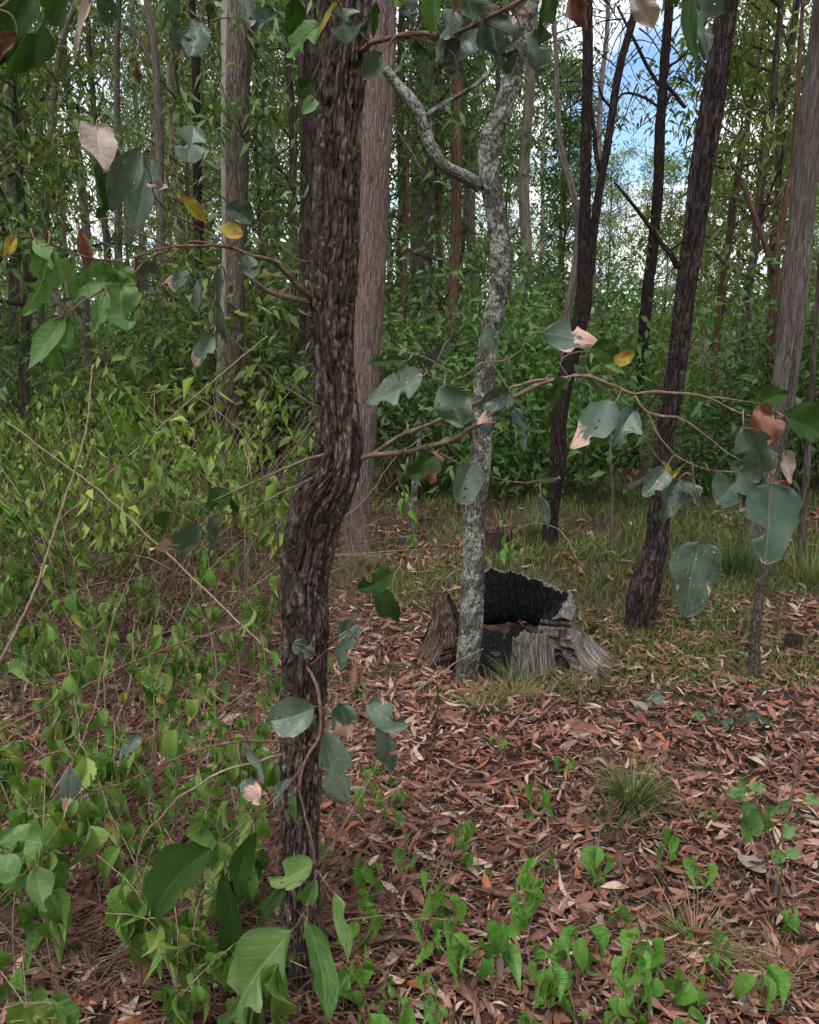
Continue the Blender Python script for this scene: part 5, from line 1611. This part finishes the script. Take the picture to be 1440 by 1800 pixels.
link('twig_tangle', b.mesh('twig_tangle', M_TANGLE), None, kind='stuff', label='tangle of fine dry twigs over the litter', category='twigs')


# ------------------------------------------------------------------ leaf litter
def litter_mass(N, xs, ys_, zs, Ls, Ws, tilt, r_):
    """curled narrow leaves, 5 x 3 vertices each"""
    t = np.linspace(0, 1, 5)
    wprof = np.array((0.12, 0.8, 1.0, 0.72, 0.04))
    S, T = np.meshgrid((-1.0, 0, 1.0), t)
    x = S[None] * wprof[None, :, None] * Ws[:, None, None] / 2
    y = (T[None] - 0.5) * Ls[:, None, None]
    cl, cw = r_.normal(size=N) * 0.55, r_.normal(size=N) * 0.5
    z = cl[:, None, None] * ((T[None] - 0.5) ** 2) * Ls[:, None, None] + cw[:, None, None] * np.abs(x) * 1.2
    x = x + (r_.normal(size=N) * 0.35)[:, None, None] * ((T[None] - 0.5) ** 2) * Ls[:, None, None]
    L_ = np.stack([x, y, z], -1).reshape(N, 15, 3)
    az = r_.random(N) * 2 * np.pi
    ty, tx = r_.normal(size=N) * tilt, r_.normal(size=N) * tilt
    ca, sa, c1, s1, c2, s2 = np.cos(az), np.sin(az), np.cos(tx), np.sin(tx), np.cos(ty), np.sin(ty)
    Z0 = np.zeros(N); O = np.ones(N)
    Rz = np.stack([ca, -sa, Z0, sa, ca, Z0, Z0, Z0, O], -1).reshape(N, 3, 3)
    Rx = np.stack([O, Z0, Z0, Z0, c1, -s1, Z0, s1, c1], -1).reshape(N, 3, 3)
    Ry = np.stack([c2, Z0, s2, Z0, O, Z0, -s2, Z0, c2], -1).reshape(N, 3, 3)
    Rm = Rz @ Ry @ Rx
    V = np.einsum('nij,nkj->nki', Rm, L_) + np.stack([xs, ys_, zs], -1)[:, None]
    F = (grid_faces(5, 3, False)[None] + (np.arange(N) * 15)[:, None, None]).reshape(-1, 4)
    return V.reshape(-1, 3), F, np.repeat(r_.random(N), 15)


r_ = np.random.default_rng(55)


def litter_zone(N, y0, y1, smin, smax, r_, keep=None, zmax=0.022):
    y = y0 + (y1 - y0) * r_.random(N)
    x = (r_.random(N) * 2 - 1) * (0.56 * y + 0.5)
    m = ((x - s_root[0]) ** 2 + (y - s_root[1]) ** 2) > 0.36 ** 2
    x, y = x[m], y[m]
    if keep is not None:
        m = keep(x, y, r_.random(len(x)))
        x, y = x[m], y[m]
    n = len(x)
    L = smin + (smax - smin) * r_.random(n) ** 1.3
    W = L * (0.12 + 0.22 * r_.random(n) ** 1.3)
    z = gz(x, y) + 0.006 + zmax * r_.random(n)
    return litter_mass(n, x, y, z, L, W, 0.30, r_)


def patchy(lo, hi):
    def f(x, y, q):
        d = fbm(np.stack([x * 1.1, y * 1.1, x * 0 + 4], -1), 2)
        return q < np.clip((d - lo) / (hi - lo), 0.06, 1)
    return f


b = Buf()
for args in ((6000, 1.25, 2.1, 0.018, 0.09, r_, patchy(0.26, 0.46), 0.036), (9600, 2.1, 3.2, 0.02, 0.09, r_, patchy(0.24, 0.44), 0.04), (8000, 3.2, 4.4, 0.03, 0.10, r_, patchy(0.36, 0.56)),
             (6500, 4.4, 7.0, 0.04, 0.11, r_, patchy(0.45, 0.60)), (3000, 7.0, 12.0, 0.06, 0.15, r_, patchy(0.42, 0.58))):
    V, F, rv = litter_zone(*args)
    b.add(V, F, rv)
# fine broken bits
V, F, rv = litter_zone(16000, 1.25, 3.4, 0.008, 0.03, r_, None, 0.026)
b.add(V, F, rv)
link('leaf_litter', b.mesh('leaf_litter', M_LITTER), ground, kind='stuff')

# the largest litter leaves, each its own piece of the ground cover
LIT_ME = [leaf_me('leaf', M_LITTERO, 0.10, 0.10 * w, 10, 6, 0.45, 1.3, f_, d_, 0.03, 0, [], [], c_, i, 0.75)
          for i, (w, f_, d_, c_) in enumerate(((0.28, 0.3, 0.12, 0.5), (0.22, 0.1, -0.18, 0.9), (0.34, 0.2, 0.1, 0.8), (0.17, 0.4, 0.25, 0.4), (0.40, 0.1, -0.1, 1.0), (0.24, -0.2, 0.05, 0.6)))]
for i in range(290):
    py = lr.uniform(1290, 1800); px = lr.uniform(520, 1440) if lr.random() < 0.8 else lr.uniform(0, 520)
    g = G(px, py) + (0, 0, 0.022 + lr.uniform(0, 0.02))
    o = link('leaf', LIT_ME[i % 6], ground)
    az = lr.uniform(0, 6.28)
    place_leaf(o, g, (math.cos(az), math.sin(az), lr.gauss(0, 0.18)), (lr.gauss(0, 0.35), lr.gauss(0, 0.35) - 0.1, 1 if lr.random() < 0.8 else -1), lr.uniform(0.4, 1.05))


def fallen(label, cat, px, py, tx, ty, w, mat, kind='fallen_leaf', lift=0.03, curl=0.3, n=14):
    A, Bq = G(px, py), G(tx, ty)
    A[2] += lift; Bq[2] += lift * 0.8
    L = float(np.linalg.norm(Bq - A)); W = px2m(px, py, A[1], w)
    me_ = leaf_me(kind, mat, L, W, n, 6, 0.45, 1.2, 0.25, lr.uniform(-0.1, 0.15), 0.03, 0, [], [], curl, lr.randrange(99), 0.6)
    o = link(kind, me_, None, label=label, category=cat)
    place_leaf(o, A, Bq - A, (0.05, -0.55, 1.0))


fallen('bright yellow fallen leaf near the pale vine at lower left', 'leaf', 250, 1752, 288, 1714, 32, M_YELL)
fallen('large pinkish fallen leaf left of the grey root piece', 'leaf', 1345, 1552, 1295, 1522, 30, M_PALEDEAD)
fallen('pale grey fallen leaf beside the dark bare stick', 'leaf', 1372, 1420, 1388, 1390, 22, M_PALEDEAD)
fallen('orange fallen leaf leaning on the grass tussock', 'leaf', 1130, 1362, 1162, 1322, 22, M_BROWND)
fallen('crumpled tan fallen leaf near the bottom right corner', 'leaf', 1300, 1765, 1330, 1792, 28, M_PALEDEAD)
fallen('large crumpled brown leaf above the grass tussock to the left', 'leaf', 780, 1290, 815, 1276, 30, M_BROWND)
fallen('small round pale green fallen leaf in the litter right of the tussock', 'leaf', 1214, 1286, 1236, 1280, 22, M_FRESH)
fallen('orange brown leaf cluster top left of the grass tussock', 'leaf', 986, 1300, 1055, 1312, 34, M_BROWND)
fallen('rolled brown bark strip beside the foot of the furrowed trunk', 'bark strip', 622, 1640, 640, 1548, 34, M_BROWND, 'bark_strip', 0.04, 1.5)
fallen('pale ragged bark strip under the upright glossy sprout', 'bark strip', 675, 1730, 716, 1690, 24, M_PALEDEAD, 'bark_strip', 0.03, 1.3)
fallen('long flat reddish bark slab below the thin dark sapling', 'bark strip', 1245, 1214, 1312, 1232, 14, M_BROWND, 'bark_strip', 0.03, 0.6)
fallen('dark red bark strip lying in the lower left litter', 'bark strip', 100, 1660, 190, 1610, 30, M_BROWND, 'bark_strip', 0.04, 1.2)
fallen('orange brown upright bark curl between the weeds in the left thicket', 'bark strip', 232, 1003, 262, 955, 18, M_BROWND, 'bark_strip', 0.05, 1.2)
fallen('brown bark curl standing right of the furrowed trunk', 'bark strip', 620, 1238, 624, 1190, 22, M_BROWND, 'bark_strip', 0.05, 1.3)
fallen('whitish bark flake in the litter of the left thicket', 'bark strip', 180, 985, 196, 975, 16, M_PALEDEAD, 'bark_strip', 0.04, 0.8)


# ------------------------------------------------------------------ grass
def blades(x, y, h, lean_az, lean, w, r_):
    n = len(x)
    t = np.array((0, 0.35, 0.7, 1.0))
    wp = np.array((1.0, 0.85, 0.5, 0.05))
    d = np.stack([np.cos(lean_az), np.sin(lean_az), 0 * x], -1)
    side = np.stack([-np.sin(lean_az + r_.normal(size=n) * 0.6), np.cos(lean_az), 0 * x], -1)
    base = np.stack([x, y, gz(x, y) - 0.005], -1)
    out = (lean * h)[:, None] * (t ** 1.8)[None]
    up = h[:, None] * (t[None] - (lean * 0.38)[:, None] * (t ** 2)[None])
    c = base[:, None] + d[:, None] * out[..., None] + np.array((0, 0, 1.0)) * up[..., None]
    o = side[:, None] * (w[:, None] * wp[None])[..., None]
    V = np.stack([c - o, c + o], 2).reshape(n, 8, 3)
    F = (grid_faces(4, 2, False)[None] + (np.arange(n) * 8)[:, None, None]).reshape(-1, 4)
    return V.reshape(-1, 3), F


b = Buf()
for (N, y0, y1, hs, keepf) in ((40000, 3.2, 5.0, 0.068, (0.40, 0.55)), (50000, 5.0, 8.0, 0.10, (0.28, 0.46)), (14000, 8.0, 14.0, 0.18, (0.3, 0.5)), (2500, 1.6, 3.1, 0.05, (0.5, 0.66))):
    y = y0 + (y1 - y0) * r_.random(N)
    x = (r_.random(N) * 2 - 1) * (0.56 * y + 0.6)
    dn = fbm(np.stack([x * 1.3, y * 1.3, x * 0 + 11], -1), 2)
    m = r_.random(N) < np.clip((dn - keepf[0]) / (keepf[1] - keepf[0]), 0.12, 1)
    m &= ~((x < -0.14 * y) & (y < 4.2) & (r_.random(N) < 0.7))
    m &= ((x - s_root[0]) ** 2 + (y - s_root[1]) ** 2) > 0.37 ** 2
    x, y, dn = x[m], y[m], dn[m]
    n = len(x)
    V, F = blades(x, y, hs * (0.5 + 0.9 * r_.random(n)), r_.random(n) * 6.28, 0.3 + 0.7 * r_.random(n), 0.0011 + 0.0011 * r_.random(n) + 0.0002 * y, r_)
    b.add(V, F, np.repeat(np.clip(0.75 * r_.random(n) + 0.5 * (0.62 - dn), 0, 0.99), 8))
link('grass', b.mesh('grass', M_GRASS, shade=False), None, kind='stuff', label='short olive and dry grass over the clearing', category='grass')


def tussock(label, px, py, n, h, spread, mat, w=0.0016, lean=(0.3, 1.1)):
    g = G(px, py)
    a = r_.random(n) * 6.28
    rr = np.abs(r_.normal(size=n)) * spread
    x, y = g[0] + np.cos(a) * rr, g[1] + np.sin(a) * rr
    V, F = blades(x, y, h * (0.5 + 0.7 * r_.random(n)), a + r_.normal(size=n) * 0.5, lean[0] + (lean[1] - lean[0]) * r_.random(n), w * (0.6 + 0.7 * r_.random(n)), r_)
    bb = Buf(); bb.add(V, F, np.repeat(r_.random(n), 8))
    link('grass_tussock', bb.mesh('grass_tussock', mat, g, shade=False), None, Vector(g), label=label, category='grass tuft')


tussock('large dark green grass tussock standing alone in the litter right of centre', 1112, 1432, 330, 0.20, 0.035, M_TUSS, 0.0019)
tussock('loose green grass strands below the large tussock', 1080, 1470, 60, 0.15, 0.05, M_TUSS, 0.002, (0.6, 1.3))
tussock('dry straw coloured grass patch in front of the stump left side', 905, 1235, 320, 0.13, 0.10, M_DRYG, 0.0013, (0.5, 1.3))
tussock('dry olive grass patch in front of the lichen-spotted tree', 845, 1262, 260, 0.11, 0.09, M_GRASS, 0.0013, (0.5, 1.3))
tussock('grass tuft growing against the front slab of the stump', 900, 1205, 130, 0.17, 0.035, M_TUSS, 0.0014, (0.3, 1.0))
tussock('dry grass tuft at the foot of the stump root', 1010, 1210, 90, 0.10, 0.04, M_DRYG, 0.0014)
tussock('flattened pale dry grass in the lower right litter', 1220, 1660, 120, 0.16, 0.03, M_DRYG, 0.0013, (1.0, 1.5))
tussock('small dry grass tuft near the bottom right corner', 1360, 1720, 70, 0.12, 0.03, M_DRYG, 0.0013, (0.8, 1.4))
tussock('tall green grass clump between the leaning dark tree and sapling', 1285, 1020, 240, 0.34, 0.10, M_TUSS, 0.0024, (0.2, 0.9))
tussock('green grass clump behind the small broken stump', 940, 960, 200, 0.3, 0.10, M_TUSS, 0.0024, (0.2, 0.9))
tussock('pale grass clump at far right below the thin grey stem', 1425, 1040, 200, 0.3, 0.10, M_GRASS, 0.0022, (0.2, 0.9))
tussock('thin grass clump at the base of the pinkish grey tree', 650, 1000, 150, 0.18, 0.09, M_GRASS, 0.0018, (0.3, 1.0))


# ------------------------------------------------------------------ look-alikes told apart by their place in a row
same = {}
for o in scene.objects:
    if o.parent is None and 'label' in o.keys() and 'group' in o.keys():
        same.setdefault(o['label'], []).append(o)
NUM = ('', '', 'two', 'three', 'four', 'five', 'six')
for lab, obs in same.items():
    n = len(obs)
    if not 2 <= n <= 6:
        continue
    obs.sort(key=lambda o: o.location.x / max(o.location.y, 0.3))
    for i, o in enumerate(obs):
        w = 'leftmost' if i == 0 else 'rightmost' if i == n - 1 else 'middle' if n == 3 else ('second', 'third', 'fourth', 'fifth')[i - 1] + ' leftmost'
        new = '%s of %s %s' % (w, NUM[n], lab)
        if len(new.split()) <= 16:
            o['label'] = new
